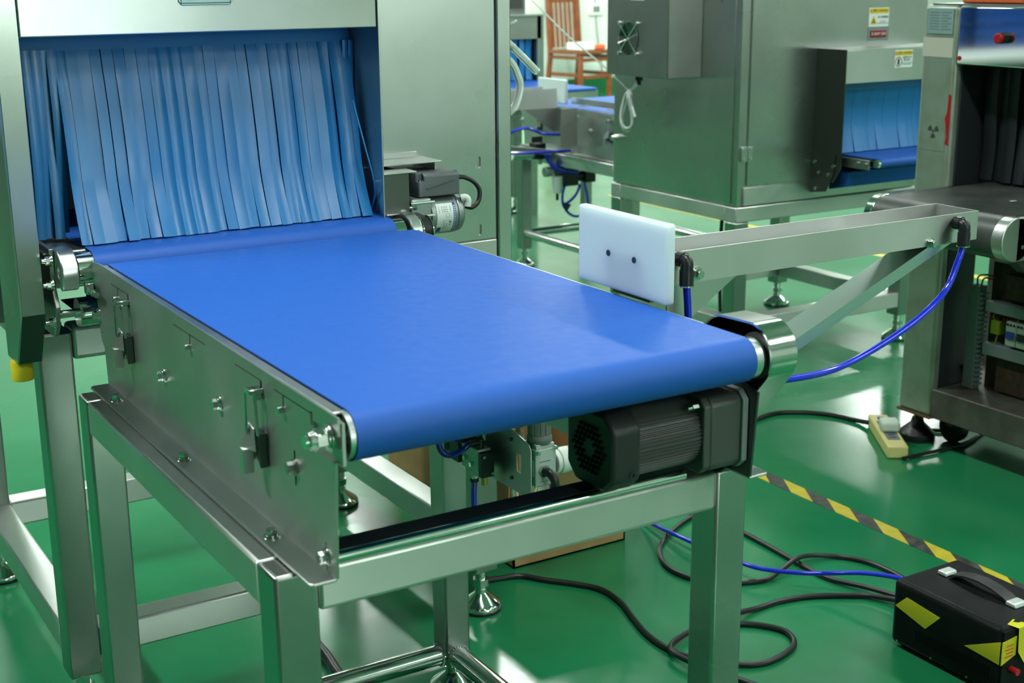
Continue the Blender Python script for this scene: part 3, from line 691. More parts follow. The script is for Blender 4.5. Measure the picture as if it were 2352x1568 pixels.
for i, (x, dxs, out) in enumerate(((.4405, 0, 0), (.4530, .001, .001), (.4660, .003, -.006), (.4770, .008, .010), (.4880, -.006, -.012))):
    pth = [(2.094 - .012 * sin(pi * (k / 14)) * (i % 2) + out * sin(1.3 * pi * k / 14), 1.094 - (1.094 - (.8195 if i < 4 else .825)) * k / 14) for k in range(15)]
    obj('curtain_strip', MB().strip(pth, x, x + .0122 + abs(dxs) * .3, .0022, bow=.001, nx=5), 'curtain_blue', SC)
for i, x in enumerate((.955, .9655)):
    pth = [(2.090 + .012 * (k / 14) * (i + .6), 1.094 - (1.094 - .83) * k / 14) for k in range(15)]
    obj('curtain_strip', MB().strip(pth, x, x + .0085, .0022, bow=.001, nx=5), 'curtain_blue', SC)
tag(obj('sensor_cable', MB().tube([(.955, 2.055, 1.0), (.957, 2.02, .93), (.966, 2.012, .88), (.9715, 2.02, .85), (.972, 2.04, .82)], .0014, 8), 'curtain_blue'), 'thin dark cable at the right edge of the blue strip curtain', 'cable')

# motor on the right of the tunnel
mb_ = thing('gear_motor', 'silver gear motor with wiring label beside the blue tunnel curtain', 'motor', (1.08, 2.056, .77))
ay, az, ar = 2.056, .802, .0340
obj('motor_body', MB().cyl('x', ay, az, ar, 1.078, 1.128, 48), 'motor_silver', mb_, bevel=.001)
obj('end_bell', MB().cyl('x', ay, az, ar, 1.1285, 1.143, 48, r2=ar * .93), 'motor_silver', mb_, bevel=.004, seg=3)
obj('gear_head', MB().box(1.0385, 1.0775, ay - .0335, ay + .0335, az - .0335, az + .0335), 'motor_silver', mb_, bevel=.004)
rb2 = MB()
for zz in (.806, .8285): rb2.cyl('x', ay - .031, zz, .0032, 1.0385, 1.0825, 12)
obj('tie_bolt', rb2, 'aluminium', mb_)
tb = obj('terminal_box', MB().prism([(2.028, .8365), (2.10, .8365), (2.10, .872), (2.094, .8765), (2.034, .8765), (2.028, .871)], 'x', 1.056, 1.134), 'box_grey', mb_, bevel=.0022, cut=MB().box(1.05, 1.0665, 2.02, 2.0385, .8625, .89))
obj('rib', MB().prism([(1.070, .850), (1.124, .862), (1.124, .8635), (1.070, .8530)], 'y', 2.0268, 2.0282), 'box_grey', tb)
obj('lid_mark', MB().box(1.085, 1.093, 2.055, 2.062, .8764, .8768), 'motor_dark', tb)
for xx in (1.061, 1.129): obj('screw', MB().cyl('z', xx, 2.033, .0024, .8600 if xx < 1.1 else .871, .8655 if xx < 1.1 else .878, 12), 'chrome', tb)
# label wrapped on the drum: arc patches
def arc(x0, x1, a0, a1, r, n=14, th=.0006):
    b = MB(); P = [(ay + r * cos(a0 + (a1 - a0) * k / n), az + r * sin(a0 + (a1 - a0) * k / n)) for k in range(n + 1)]
    Q = [(ay + (r + th) * cos(a0 + (a1 - a0) * k / n), az + (r + th) * sin(a0 + (a1 - a0) * k / n)) for k in range(n + 1)]
    return b.prism(P + Q[::-1], 'x', x0, x1)
la0, la1 = radians(142), radians(232)
lb = obj('rating_label', arc(1.0865, 1.1180, la0, la1, ar + .0001), 'label_white', mb_)
obj('label_band', arc(1.1180, 1.1225, la0 - .03, la1, ar + .0001), 'label_blue', mb_)
obj('label_badge', arc(1.0880, 1.0955, radians(212), radians(230), ar + .0006), 'label_teal', lb)
lm = MB()
def arcl(x0, x1, d0, d1): lm.v and None; q = arc(x0, x1, radians(d0), radians(d1), ar + .0007, 4, .0002); lm.add(q.v, q.f)
for (x0, x1, d0, d1) in ((1.0905, 1.0912, 148, 170), (1.0965, 1.0972, 150, 168), (1.1000, 1.1004, 152, 168), (1.1030, 1.1034, 152, 168), (1.1060, 1.1064, 152, 168), (1.0985, 1.1075, 152, 153), (1.0985, 1.1075, 160, 161), (1.0985, 1.1075, 166, 167),
                         (1.1030, 1.1100, 172, 172.7), (1.1030, 1.1100, 182, 182.7), (1.1030, 1.1035, 172, 182.7), (1.1096, 1.1100, 172, 182.7), (1.1095, 1.1135, 193, 200), (1.0990, 1.0996, 192, 222), (1.1015, 1.1022, 194, 220), (1.1050, 1.1058, 198, 220), (1.0970, 1.1130, 190, 190.6), (1.1100, 1.1125, 203, 207), (1.1120, 1.1128, 150, 166)):
    arcl(x0, x1, d0, d1)
obj('printed_line', lm, 'ink_grey', lb)
wl = MB()
for d0 in range(150, 228, 6): q = arc(1.1192, 1.1212, radians(d0), radians(d0 + 3.6), ar + .0008, 2, .0002); wl.add(q.v, q.f)
obj('band_lettering', wl, 'label_white', lb)
obj('cable_gland', MB().tube([(1.139, 2.034, .828), (1.146, 2.031, .829), (1.150, 2.030, .824), (1.149, 2.030, .814)], .0065, 14), 'valve_white', mb_)
obj('motor_cable', MB().tube([(1.134, 2.045, .862), (1.150, 2.043, .862), (1.168, 2.040, .853), (1.178, 2.038, .838), (1.174, 2.035, .820), (1.160, 2.032, .811), (1.147, 2.030, .814)], .0040, 14), 'rubber', mb_)
mk = MB().box(.9835, 1.034, 2.0195, 2.0215, .79, .882); mk.box(1.0318, 1.034, 2.0215, 2.118, .79, .882)
obj('motor_bracket', mk, 'steel_dark', mb_)
mk = MB().box(.9835, 1.044, 2.0100, 2.050, .8822, .8846); obj('bracket_shelf', mk, 'steel', mb_, bevel=.0006)
mk = MB().box(.985, 1.113, 2.050, 2.119, .8900, .8922); mk.box(.985, 1.10, 2.1165, 2.119, .8923, .902); mk.box(1.104, 1.108, 2.06, 2.119, .876, .89); obj('bracket_shelf', mk, 'steel', mb_, bevel=.0006)
for zz in (.815,): hexbolt('y', 1.022, zz, 2.0195, -1, .005, 'chrome', mb_)
b_ = MB().cyl('x', 2.026, .822, .0035, 1.036, 1.056, 12); b_.cyl('x', 2.026, .822, .0058, 1.042, 1.049, 6); obj('bracket_bolt', b_, 'chrome', mb_)
# toothed drive belt and pulleys from the roller to the motor
DB = hull2([(1.992, .789, .0225), (2.058, .803, .014)], 40)
obj('timing_belt', MB().prism(DB, 'x', 1.0345, 1.0500), 'rubber', K)
for (x0, x1) in ((1.0325, 1.0343), (1.0502, 1.0520)): obj('pulley_flange', MB().cyl('x', 1.992, .789, .0245, x0, x1, 40), 'polished', K)
obj('pulley_hub', MB().cyl('x', 1.992, .789, .0095, 1.052, 1.060, 24), 'chrome', K)

# clear hoses beside the tunnel machine
tag(obj('clear_hose', MB().tube([(1.40, 2.50, 1.145), (1.43, 2.37, 1.07), (1.455, 2.36, 1.045), (1.500, 2.36, 1.005)], .0078, 14, cap=False), 'tube_clear'), 'clear plastic hose with an open cut end beside the tunnel machine', 'hose')
tag(obj('clear_hose', MB().tube([(1.33, 2.45, 1.09), (1.425, 2.37, 1.040), (1.452, 2.355, 1.00), (1.452, 2.35, .965), (1.428, 2.35, .930), (1.36, 2.38, .90)], .0078, 14), 'tube_clear'), 'clear plastic hose looping down behind the tunnel machine', 'hose')
tag(obj('clear_hose', MB().tube([(1.36, 2.42, 1.07), (1.425, 2.36, 1.096), (1.448, 2.35, 1.106)], .0034, 12), 'tube_clear'), 'thin clear tube tip poking out above the looped hose', 'hose')

# ------------------------------------------------------------------ machine B: cabinet machine right of centre
B = thing('inspection_machine', 'tall stainless cabinet machine with round fan guard behind the pusher arm', 'machine', (3.07, 3.45, 0))
bw = .052
for (x, y) in ((2.692, 3.135), (3.404, 3.135), (2.692, 3.723), (3.404, 3.723)):
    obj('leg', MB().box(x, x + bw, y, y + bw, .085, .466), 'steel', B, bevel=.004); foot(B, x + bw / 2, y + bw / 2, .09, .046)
for (x0, x1, y0, y1) in ((2.692, 3.456, 3.135, 3.187), (2.692, 3.456, 3.723, 3.775), (2.692, 2.744, 3.187, 3.723), (3.404, 3.456, 3.187, 3.723)):
    obj('rail', MB().box(x0, x1, y0, y1, .466, .512), 'steel', B, bevel=.003)
for (x0, x1, y0, y1) in ((2.744, 3.404, 3.136, 3.186), (2.744, 3.404, 3.724, 3.774), (2.693, 2.743, 3.187, 3.723), (3.405, 3.455, 3.187, 3.723)):
    obj('stretcher', MB().box(x0, x1, y0, y1, .115, .165), 'steel', B, bevel=.003)
obj('cabinet', MB().box(2.696, 3.452, 3.140, 3.768, .514, 1.7), 'steel', B, bevel=.002)
obj('side_door', MB().box(2.6915, 2.6960, 3.165, 3.760, .520, 1.7), 'steel', B, bevel=.002)
obj('front_door', MB().box(2.730, 3.448, 3.1345, 3.1398, .575, 1.7), 'steel', B, bevel=.002)
obj('plinth_panel', MB().box(2.720, 3.002, 3.1330, 3.1398, .516, .570), 'steel', B, bevel=.001)
hg = MB()
obj('hinge', MB().box(2.704, 2.727, 3.131, 3.1398, .648, .692), 'steel', B, bevel=.001)
obj('hinge', MB().box(2.7285, 2.748, 3.131, 3.1345, .648, .692), 'steel', B, bevel=.001)
for xx in (2.712, 2.740):
    for zz in (.656, .684): obj('screw', MB().cyl('y', xx, zz, .0038, 3.129, 3.1315, 12), 'polished', B)
obj('door_knob', MB().lathe([(.001, 0), (.001, 0)], 0, 0, 3), 'polished', B) if False else None
kb = MB().cyl('x', 3.743, .664, .011, 2.676, 2.6915, 24); kb.cyl('x', 3.743, .664, .008, 2.668, 2.676, 20); obj('door_lock', kb, 'chrome', B, bevel=.001)
eb_ = thing('control_box', 'square steel box with round fan guard on the cabinet side', 'box', (2.62, 3.46, .884))
obj('enclosure', MB().box(2.562, 2.6912, 3.312, 3.622, .884, 1.5), 'steel_dull', eb_, bevel=.003)
fy, fz, fr = 3.506, .9965, .050
obj('fan_opening', MB().cyl('x', fy, fz, fr * .98, 2.5600, 2.5622, 40), 'dark_hole', eb_)
fg = MB()
for k in range(1, 9):
    rr = fr * k / 8; fg.tube([(2.557, fy + rr * cos(2 * pi * i / 40), fz + rr * sin(2 * pi * i / 40)) for i in range(41)], .0007, 6, smooth=False, cap=False)
obj('guard_ring', fg, 'chrome', eb_)
fg = MB()
for a in (45, 135, 225, 315):
    c_, s_ = cos(radians(a)), sin(radians(a)); fg.tube([(2.556, fy, fz), (2.556, fy + .062 * c_, fz + .062 * s_)], .0017, 8, smooth=False)
    fg.cyl('x', fy + .064 * c_, fz + .064 * s_, .0055, 2.553, 2.562, 14)
obj('guard_spoke', fg, 'chrome', eb_)
bl_ = MB()
for k in range(5):
    a = 2 * pi * k / 5; a2 = a + .8
    bl_.add([(2.561 - .0012, fy + .014 * cos(a), fz + .014 * sin(a)), (2.561 - .0012, fy + fr * .9 * cos(a), fz + fr * .9 * sin(a)), (2.561 - .0004, fy + fr * .9 * cos(a2), fz + fr * .9 * sin(a2)), (2.561 - .0004, fy + .014 * cos(a2), fz + .014 * sin(a2))], [(0, 1, 2, 3)])
obj('fan_blade', bl_, 'plastic_black', eb_)
gl = MB().cyl('z', 2.62, 3.53, .012, .866, .884, 18); gl.cyl('z', 2.62, 3.53, .007, .852, .867, 14); obj('cable_gland', gl, 'plastic_black', eb_)
obj('side_label', MB().box(2.5605, 2.562, 3.43, 3.50, 1.111, 1.16), 'label_white', eb_)
ct = MB()
for k in range(3):
    q = k * .006; pts = []
    for i in range(21):
        a = 2 * pi * i / 20 + pi / 2; pts.append((2.600 + .004 * k + .006 * sin(a * 2), 3.562 + q + (.030 - .003 * k) * cos(a), .772 - .004 * k + .056 * sin(a)))
    ct.tube(pts, .0050, 10)
ct.tube([(2.61, 3.53, .86), (2.605, 3.535, .845), (2.602, 3.548, .83), (2.598, 3.535, .79), (2.597, 3.515, .755)], .0055, 10)
ct.tube([(2.602, 3.556, .836), (2.600, 3.545, .822), (2.600, 3.558, .808)], .008, 10)
tag(obj('tube_coil', ct, 'tube_clear'), 'bundle of coiled clear tubing hanging under the control box', 'hose')
tag(obj('clear_hose', MB().tube([(2.601, 3.56, .835), (2.60, 3.70, .905), (2.60, 3.90, .99), (2.62, 4.15, 1.10)], .0028, 8), 'tube_clear'), 'thin straight clear tube running from the coiled bundle up past the chair', 'hose')
# hood at the front of machine B
HF, HB = 3.013, 3.134
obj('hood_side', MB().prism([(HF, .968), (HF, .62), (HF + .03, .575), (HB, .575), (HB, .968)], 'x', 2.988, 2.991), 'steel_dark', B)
obj('hood_top', MB().box(2.988, 3.452, HF, HB, .965, .968), 'steel', B, bevel=.0006)
obj('hood_header', MB().box(2.991, 3.452, HF, HF + .003, .870, .965), 'steel', B, bevel=.0008)
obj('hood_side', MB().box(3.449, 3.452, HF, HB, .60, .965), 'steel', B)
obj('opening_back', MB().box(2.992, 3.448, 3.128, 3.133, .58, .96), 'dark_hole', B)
for (yy, zz) in ((3.12, .630), (3.04, .624), (3.10, .600), (3.06, .597), (3.11, .55)): obj('screw', MB().cyl('x', yy, zz, .0055, 2.982, 2.988, 14), 'polished', B)
obj('hood_foot', MB().prism([(HF + .02, .66), (HB, .66), (HB, .535), (HF + .055, .545), (HF + .025, .60)], 'x', 2.9855, 2.9878), 'steel_dark', B)
KB = thing('tunnel_conveyor', 'short blue belt conveyor poking out of the cabinet machine hood', 'conveyor', (3.2, 3.0, .62))
path = [(3.12, .656), (3.02, .656)]
for k in range(0, 11):
    t = pi / 2 + pi * k / 10; path.append((2.908 + .013 * cos(t), .643 + .013 * sin(t)))
path += [(3.0, .625), (3.12, .60)]
obj('belt', MB().strip(path, 3.038, 3.42, -.0016, nx=3), 'belt_blue', KB)
obj('nose_roller', MB().cyl('x', 2.908, .643, .0118, 3.026, 3.43, 28), 'chrome', KB)
obj('side_plate', MB().box(3.012, 3.020, 2.925, 3.12, .624, .652), 'steel_dull', KB, bevel=.001)
obj('bed_plate', MB().box(3.036, 3.42, 2.93, 3.12, .645, .654), 'steel_dull', KB)
for yy in (2.965, 2.935): obj('screw', MB().cyl('x', yy, .640, .0045, 3.006, 3.012, 12), 'polished', KB)
obj('return_guard', MB().prism([(3.02, .605), (3.10, .605), (3.10, .545), (3.03, .56)], 'x', 3.03, 3.445), 'belt_blue', KB)
SB = thing('strip_curtain', 'deep blue strip curtain in the cabinet machine hood', 'curtain', (3.2, 3.08, .87))
obj('top_sheet', MB().box(2.994, 3.446, 3.072, 3.075, .845, .95), 'curtain_blue', SB)
for i in range(14):
    x = 2.994 + i * .0324
    pth = [(3.073 + .012 * sin(pi * k / 10) - (.02 * max(0, k / 10 - .6) if i % 3 else .028 * max(0, k / 10 - .6)), .868 - .21 * k / 10) for k in range(11)]
    obj('curtain_strip', MB().strip(pth, x + .0004, x + .0318 + (.002 if i % 2 else 0), .002, bow=rs.uniform(-.001, .002), nx=4), 'curtain_blue', SB)
def warn(T, x0, x1, z0, z1, y, t1, t2, tri):
    s_ = obj('warning_label', MB().box(x0, x1, y - .0010, y, z0, z1), 'label_white', T, bevel=.0003)
    h = z1 - z0
    obj('label_band', MB().box(x0 + .003, x1 - .003, y - .0014, y - .001, z1 - h * .30, z1 - h * .04), 'label_yellow', s_)
    text('⚠ 警告 / WARNING' if tri else '⚠ 注意 / WARNING', s_, 'ink', ((x0 + x1) / 2, y - .0015, z1 - h * .17), .0085)
    cx, cz = x0 + .020, z0 + h * .34
    if tri:
        obj('hazard_sign', MB().prism([(cx - .014, cz - .012), (cx + .014, cz - .012), (cx, cz + .014)], 'y', y - .0014, y - .001), 'label_yellow', s_)
        b = MB()
        for a in (90, 210, 330): b.prism([(cx, cz - .003), (cx + .008 * cos(radians(a - 28)), cz - .003 + .008 * sin(radians(a - 28))), (cx + .008 * cos(radians(a + 28)), cz - .003 + .008 * sin(radians(a + 28)))], 'y', y - .0018, y - .0014)
        obj('hazard_symbol', b, 'ink', s_)
    else:
        obj('hazard_sign', MB().pipe('y', cx - .003, cz, .0145, .0120, y - .0014, y - .001, 28), 'label_red', s_)
        b = MB().box(cx - .007, cx + .001, y - .0014, y - .001, cz - .009, cz + .003)
        for q in range(4): b.box(cx - .007 + q * .0022, cx - .0054 + q * .0022, y - .0014, y - .001, cz + .003, cz + .008 + (q % 3) * .001)
        obj('hazard_symbol', b, 'ink', s_)
    text(t1, s_, 'ink', (x0 + (x1 - x0) * .70, y - .0012, z0 + h * .50), .0078)
    text(t2, s_, 'ink_grey', (x0 + (x1 - x0) * .70, y - .0012, z0 + h * .22), .0048)
warn(B, 3.193, 3.278, 1.025, 1.082, 3.1345, '当心电离辐射', 'CAUTION\nIONIZING RADIATION', True)
warn(B, 3.186, 3.262, .9085, .960, HF, '设备运行中\n禁止伸入', 'DO NOT REACH IN\nWHILE RUNNING', False)
lt = obj('indicator_plate', MB().box(3.192, 3.281, 3.1335, 3.1346, .983, 1.0245), 'duct_grey', B)
obj('indicator_lens', MB().box(3.202, 3.270, 3.1315, 3.1336, .993, 1.0135), 'label_red', lt, bevel=.0006)
text('X-RAY ON', lt, 'label_white', (3.236, 3.1313, 1.0033), .013)
for q in range(2):
    tag(obj('power_cable', MB().tube([(2.78 + .07 * q, 3.30, .47), (2.785 + .075 * q, 3.31, .40), (2.80 + .08 * q, 3.33, .30), (2.84 + .1 * q, 3.36, .02)], .006, 10), 'rubber'), 'black cable hanging under the cabinet machine, %s of two' % ('left' if q == 0 else 'right'), 'cable')

# ------------------------------------------------------------------ conveyor D behind machine B, with its own pusher
D = conveyor('distant steel conveyor with pale blue belt between the two steel cabinets', 2.543, 2.947, -.124, None, detail=True)
obj('guide_rail', MB().box(3.085, 3.088, 4.18, 4.60, .690, .714), 'steel', D)
for yy in (4.27, 4.47): obj('guide_bracket', MB().box(3.035, 3.085, yy, yy + .012, .690, .694), 'steel', D)
PD = thing('pusher_arm', 'distant dark channel arm with a white plate beside the far conveyor', 'pusher arm', (2.93, 4.53, .66))
t = .0022; b = MB(); b.box(2.55, 2.950, 4.50, 4.502, .690, .762); b.box(2.55, 2.950, 4.60, 4.602, .690, .762); b.box(2.55, 2.95, 4.502, 4.60, .69, .692); obj('channel', b, 'steel', PD)
obj('gusset', MB().prism([(2.80, .69), (2.950, .69), (2.950, .60), (2.93, .60)], 'y', 4.4975, 4.500), 'steel_dull', PD)
obj('mount_plate', MB().box(2.930, 3.005, 4.440, 4.446, .545, .69), 'steel_dull', PD); obj('mount_plate', MB().box(2.950, 2.956, 4.446, 4.60, .545, .69), 'steel_dull', PD)
obj('pusher_plate', MB().box(3.048, 3.062, 4.590, 4.790, .690, .784), 'hdpe_far', PD, bevel=.004, label='white plastic pusher plate')
obj('push_rod', MB().cyl('x', 4.66, .725, .008, 2.95, 3.048, 14), 'chrome', PD)
obj('strut', lbar((2.55, .56), (2.96, .50), 4.55, .02, .04), 'steel_dull', PD)
for j, pts in enumerate(([(2.62, 4.50, .52), (2.70, 4.47, .60), (2.78, 4.46, .625), (2.86, 4.46, .60), (2.95, 4.46, .59)], [(2.60, 4.49, .545), (2.72, 4.46, .535), (2.84, 4.45, .530), (2.98, 4.45, .527)])):
    tag(obj('air_tube', MB().tube(pts, .006, 10), 'tube_blue'), ('arched blue air tube under the distant dark channel arm', 'low flat blue air tube under the distant dark channel arm')[j], 'hose')
RD = thing('air_regulator', 'dark air valve cluster hanging under the distant conveyor', 'regulator', (3.12, 4.3, .38))
obj('bracket', MB().box(3.145, 3.185, 4.30, 4.305, .33, .455), 'steel_dark', RD)
obj('regulator_body', MB().box(3.11, 3.20, 4.25, 4.30, .300, .375), 'plastic_black', RD, bevel=.005)
obj('coil_cover', MB().box(3.225, 3.275, 4.24, 4.30, .310, .360), 'plastic_black', RD, bevel=.003)
obj('push_fitting', MB().cyl('x', 4.27, .335, .020, 3.19, 3.235, 16), 'motor_dark', RD)
obj('pressure_gauge', MB().cyl('x', 4.26, .365, .020, 3.040, 3.075, 20), 'motor_silver', RD, bevel=.003)
obj('bowl', MB().lathe([(.004, .275), (.018, .280), (.021, .30), (.021, .345)], 3.095, 4.25, 20), 'valve_white', RD)
obj('drain', MB().cyl('z', 3.095, 4.25, .006, .250, .276, 10), 'plastic_black', RD)
tag(obj('air_tube', MB().tube([(3.055, 4.27, .445), (3.058, 4.25, .41), (3.085, 4.24, .38), (3.13, 4.235, .365), (3.18, 4.235, .360)], .012, 10), 'tube_blue'), 'thick blue tube curving under the distant conveyor rail', 'hose')
tag(obj('air_tube', MB().tube([(3.135, 4.25, .315), (3.120, 4.25, .27), (3.125, 4.25, .225), (3.160, 4.25, .185), (3.205, 4.25, .178), (3.240, 4.25, .215), (3.238, 4.25, .26), (3.225, 4.25, .31)], .0055, 10), 'tube_blue_clear'), 'big hanging tube loop under the distant air valves', 'hose')
tag(obj('air_tube', MB().tube([(3.205, 4.25, .305), (3.185, 4.25, .265), (3.150, 4.25, .238), (3.128, 4.25, .232)], .0055, 10), 'tube_blue_clear'), 'short tube joining the hanging loop under the distant air valves', 'hose')
obj('cable_tie', MB().prism([(3.118, .240), (3.160, .228), (3.138, .200)], 'y', 4.245, 4.258), 'plastic_black', RD)
for o_ in (RD, bpy.data.objects['air_tube.007'], bpy.data.objects['air_tube.008'], bpy.data.objects['air_tube.009']):
    o_.location = o_.location + Vector((-.09, .33, .065))
RD2 = thing('air_regulator', 'air fitting with a white barrel at the left end of the distant conveyor', 'regulator', (2.9, 4.62, .55))
obj('barrel', MB().cyl('x', 4.66, .500, .022, 2.84, 2.935, 18), 'gauge_white', RD2)
obj('valve_body', MB().box(2.935, 2.985, 4.63, 4.68, .475, .540), 'plastic_black', RD2, bevel=.004)
obj('port_nut', MB().cyl('z', 2.962, 4.64, .009, .455, .475, 12), 'chrome', RD2)
obj('mount_bracket', MB().box(2.95, 3.0, 4.68, 4.684, .47, .56), 'steel_dark', RD2)

# ------------------------------------------------------------------ machine E far behind
EM = thing('inspection_machine', 'distant grey tunnel machine with a blue curtain left of the wooden chair', 'machine', (3.4, 6.2, 0))
obj('cabinet', MB().box(3.05, 3.72, 5.96, 6.7, .50, 1.6), 'steel_dull', EM)
obj('hood_header', MB().box(3.12, 3.775, 5.90, 5.905, .875, .985), 'steel_dull', EM)
obj('hood_top', MB().box(3.12, 3.79, 5.89, 5.96, .985, .992), 'steel', EM)
obj('hood_post', MB().box(3.752, 3.79, 5.90, 5.96, .55, .985), 'steel', EM)
obj('hood_post', MB().box(3.12, 3.155, 5.90, 5.96, .55, .985), 'steel', EM)
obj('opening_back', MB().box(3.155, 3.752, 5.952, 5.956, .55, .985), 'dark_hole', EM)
obj('display', MB().box(3.60, 3.70, 5.952, 5.96, 1.02, 1.12), 'motor_grey', EM)
for (x, y) in ((3.07, 5.98), (3.66, 5.98), (3.07, 6.63), (3.66, 6.63)):
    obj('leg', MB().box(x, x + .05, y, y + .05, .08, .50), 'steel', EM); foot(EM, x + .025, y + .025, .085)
SE = thing('strip_curtain', 'blue strip curtain in the distant tunnel machine', 'curtain', (3.45, 5.93, .875))
for i in range(6):
    x = 3.50 + i * .040
    pth = [(5.925 + (.012 if i % 2 else -.004) * sin(pi * k / 6), .90 - .225 * k / 6) for k in range(7)]
    obj('curtain_strip', MB().strip(pth, x, x + (.036 if i not in (4,) else .028), .003, bow=.002, nx=4), 'curtain_blue', SE)
KE = thing('belt_conveyor', 'distant blue belt running out of the far tunnel machine', 'conveyor', (3.45, 5.65, 0))
obj('belt', MB().box(3.20, 3.74, 5.36, 5.95, .658, .672), 'belt_blue', KE, bevel=.005)
obj('frame', MB().box(3.19, 3.75, 5.37, 5.94, .60, .657), 'steel', KE)
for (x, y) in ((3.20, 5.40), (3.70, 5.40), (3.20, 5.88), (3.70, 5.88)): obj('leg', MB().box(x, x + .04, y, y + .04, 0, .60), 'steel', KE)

# ------------------------------------------------------------------ machine C: old metal detector at the right edge
C_ = thing('metal_detector', 'worn steel detector machine with black belt and rusty base at right edge', 'machine', (2.9, 2.0, 0))
obj('post', MB().box(2.660, 2.690, 2.322, 2.428, .090, 1.112), 'old_paint', C_, bevel=.010, seg=3)
obj('post_side_shade', MB().box(2.690, 2.795, 2.326, 2.426, .160, 1.10), 'curtain_black', C_, bevel=.004)  # inner side of the post, its shade put in as a black box
obj('post_edge', MB().box(2.658, 2.797, 2.320, 2.430, .084, .0905), 'rust', C_)
obj('post', MB().box(2.660, 2.795, 1.60, 1.706, .090, 1.112), 'old_paint', C_, bevel=.012, seg=3)
obj('header', MB().box(2.662, 3.02, 1.706, 2.3215, .975, 1.111), 'mirror_steel', C_, bevel=.004)
obj('top_cover', MB().box(2.668, 3.02, 1.60, 2.41, 1.112, 1.116), 'steel', C_)
obj('back_box', MB().box(2.83, 3.02, 1.65, 2.428, .58, 1.111), 'curtain_black', C_)
obj('post', MB().box(2.97, 3.02, 2.33, 2.428, .09, .58), 'old_steel', C_)
lb1 = obj('bar_label', MB().box(2.6585, 2.6602, 2.336, 2.414, 1.045, 1.105), 'label_tag', C_)
for q in range(7): obj('printed_line', MB().box(2.6580, 2.6586, 2.342 + (q % 2) * .01, 2.372, 1.055 + q * .0065, 1.0575 + q * .0065), 'ink_grey', lb1)
for q in range(7): obj('printed_line', MB().box(2.6580, 2.6586, 2.378, 2.408, 1.055 + q * .0065, 1.0575 + q * .0065), 'ink_grey', lb1)
obj('old_sticker', MB().box(2.6592, 2.6602, 2.332, 2.425, .99, 1.036), 'paper', C_)
ws = obj('warning_sign', MB().box(2.6592, 2.6602, 2.337, 2.412, .765, .845), 'old_paint', C_)
rad = MB()
for a in (270, 30, 150):
    P_ = []
    for q in range(6): P_.append((2.374 + .017 * cos(radians(a - 28 + q * 11.2)), .812 + .017 * sin(radians(a - 28 + q * 11.2))))
    for q in range(6): P_.append((2.374 + .006 * cos(radians(a + 28 - q * 11.2)), .812 + .006 * sin(radians(a + 28 - q * 11.2))))
    rad.prism(P_, 'x', 2.6587, 2.6593)
rad.cyl('x', 2.374, .812, .0035, 2.6587, 2.6593, 14)
obj('radiation_trefoil', rad, 'motor_grey', ws)
rdm = MB().prism([(2.326, .90), (2.333, .905), (2.335, .86), (2.341, .845), (2.336, .825), (2.333, .80), (2.336, .785), (2.326, .78)], 'x', 2.6590, 2.6602)
obj('red_tape', rdm, 'red', C_)
obj('red_dot', MB().cyl('x', 2.312, .990, .0055, 2.6605, 2.6622, 18), 'red', C_)
bt = MB().cyl('x', 2.186, 1.041, .0125, 2.648, 2.662, 28); obj('button_base', bt, 'plastic_black', C_)
bt = MB().cyl('x', 2.186, 1.041, .0120, 2.638, 2.648, 28, r2=.0120); obj('stop_button', bt, 'red', C_, bevel=.002)
obj('base_channel', MB().box(2.662, 3.02, 1.55, 2.3215, .088, .165), 'old_steel', C_, bevel=.003)
obj('cross_channel', MB().box(2.80, 3.02, 2.3215, 2.428, .09, .16), 'old_steel', C_)
lf = MB().lathe([(.046, 0), (.048, .004), (.046, .018), (.030, .034), (.018, .045), (.014, .06)], 2.712, 2.405, 28); lf.cyl('z', 2.712, 2.405, .010, .06, .092, 14)
obj('levelling_foot', lf, 'rubber', C_)
obj('caster_wheel', MB().cyl('x', 2.335, .0395, .0395, 2.758, 2.786, 32), 'rubber', C_, bevel=.004)
obj('caster_fork', MB().box(2.752, 2.792, 2.325, 2.345, .045, .089), 'old_steel', C_)
obj('caster_wheel', MB().cyl('x', 1.64, .0395, .0395, 2.758, 2.786, 32), 'rubber', C_, bevel=.004)
obj('caster_fork', MB().box(2.752, 2.792, 1.63, 1.65, .045, .089), 'old_steel', C_)
# electrical chassis inside the frame
obj('chassis_panel', MB().box(2.786, 2.79, 1.72, 2.262, .166, .492), 'pcb', C_)
vd = obj('wire_duct', MB().box(2.742, 2.770, 2.264, 2.296, .166, .432), 'duct_grey', C_, bevel=.001)
fn = MB()
for k in range(20): fn.box(2.744, 2.768, 2.2555, 2.264, .176 + k * .0124, .1825 + k * .0124)
obj('duct_finger', fn, 'duct_grey', vd)
for (z0, z1) in ((.372, .398), (.262, .292)):
    obj('wire_duct', MB().box(2.750, 2.786, 1.75, 2.248, z0, z1), 'duct_grey', C_, bevel=.001)
obj('din_rail', MB().box(2.776, 2.786, 1.75, 2.245, .328, .340), 'old_steel', C_)
tm = MB()
for k in range(5): tm.box(2.755, 2.778, 2.206 + k * .0052, 2.2105 + k * .0052, .318, .352)
obj('terminal', tm, 'wire_green', C_)
for y in (2.150, 2.118, 2.086):
    q = obj('breaker', MB().box(2.748, 2.778, y, y + .030, .300, .360), 'terminal_white', C_, bevel=.001)
    obj('toggle', MB().box(2.744, 2.749, y + .004, y + .026, .318, .336), 'label_blue' if y > 2.14 else 'motor_dark', q)
    for w_ in (.006, .016, .025): obj('screw', MB().cyl('x', y + w_, .353, .003, 2.7465, 2.7485, 10), 'dark_hole', q)
wr = MB(); wg = MB()
